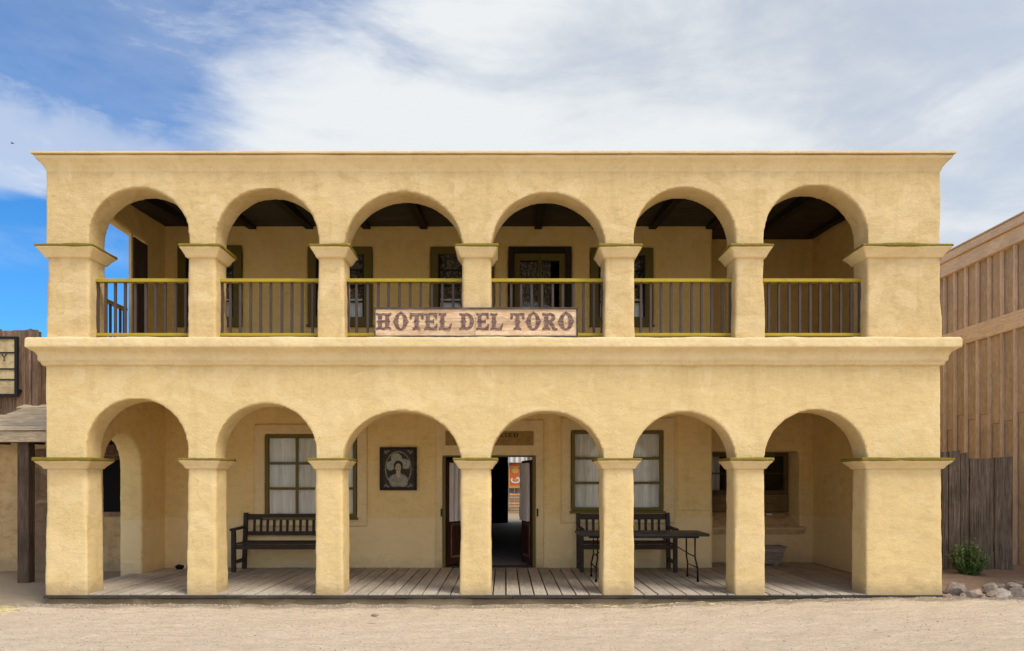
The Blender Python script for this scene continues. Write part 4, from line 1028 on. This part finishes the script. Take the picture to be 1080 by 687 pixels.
lo = mul(wp, sstep(V, .28, .31), sstep(mul(V, -1), -.36, -.33), .55)
mainlow = mul(main, add(mul(sstep(U, -.50, -.42), .9), mul(sstep(V, .375, .40), .1)))
tot = math_(nt, 'MAXIMUM', math_(nt, 'MAXIMUM', mul(main, notleft), mul(main, sstep(V, .38, .42))), math_(nt, 'MAXIMUM', bank, math_(nt, 'MAXIMUM', hi, lo)))
thin = add(mul(sstep(add(soft, mul(n0, .6)), .36, .60), .18), .80)
bank2 = sstep(mul(U, -1), .33, .50)
thin = mul(thin, math_(nt, 'SUBTRACT', 1.0, mul(bank2, sstep(mul(wp, -1), -.9, -.1), .45)))
cov = math_(nt, 'MAXIMUM', mul(tot, thin), mul(sstep(V, .40, .48), add(mul(wisp, .5), -.05)))
shade = add(mul(soft, .7), mul(wisp, .3), mul(sstep(mul(add(U, -.30), add(U, -.30)), .0, .16), .05))
cl = ramp(nt, shade, [(.38, (6.0, 6.4, 6.9)), (.50, (6.9, 7.3, 7.7)), (.60, (8.6, 8.9, 9.1))])
skyc = mix(nt, 1.0, sky.outputs[0], (.44, 1.16, 1.75), 'MULTIPLY')
col = mix(nt, cov, skyc, cl)
# hazy sun glow added behind the camera, lowered and warmed to fill the porch
ds_ = N(nt, 'ShaderNodeVectorMath', operation='DOT_PRODUCT'); nt.links.new(d, ds_.inputs[0]); ds_.inputs[1].default_value = Vector((.35, -.85, .55)).normalized()
glow = math_(nt, 'POWER', math_(nt, 'MAXIMUM', ds_.outputs['Value'], 0.0), 2.5)
gcol = N(nt, 'ShaderNodeVectorMath', operation='SCALE'); gcol.inputs[0].default_value = (10.5, 8.9, 6.6); nt.links.new(glow, gcol.inputs['Scale'])
col2 = N(nt, 'ShaderNodeVectorMath', operation='ADD'); nt.links.new(col, col2.inputs[0]); nt.links.new(gcol.outputs[0], col2.inputs[1])
nt.links.new(col2.outputs[0], bg.inputs[0]); bg.inputs[1].default_value = .1
sun = bpy.data.lights.new('sun', 'SUN'); sun.energy = 3.1; sun.angle = math.radians(22); sun.color = (1, .94, .84)
so = bpy.data.objects.new('sun', sun); C.objects.link(so); so.rotation_euler = sdir.to_track_quat('Z', 'Y').to_euler(); so.location = (5, -5, 12)

cam = bpy.data.cameras.new('camera'); co = bpy.data.objects.new('camera', cam); C.objects.link(co)
co.location = (0, -D0, EYE); co.rotation_euler = (PI / 2, 0, 0)
cam.sensor_width = 36; cam.lens = F / 1080 * 36; cam.shift_x = (540 - VX) / 1080; cam.shift_y = (HY - 343.5) / 1080
cam.clip_end = 5000; cam.clip_start = .05
sc = bpy.context.scene; sc.camera = co
sc.view_settings.view_transform = 'Standard'; sc.view_settings.look = 'None'; sc.view_settings.exposure = 0

sc.cycles.diffuse_bounces = 8; sc.cycles.max_bounces = 14; sc.cycles.transparent_max_bounces = 12
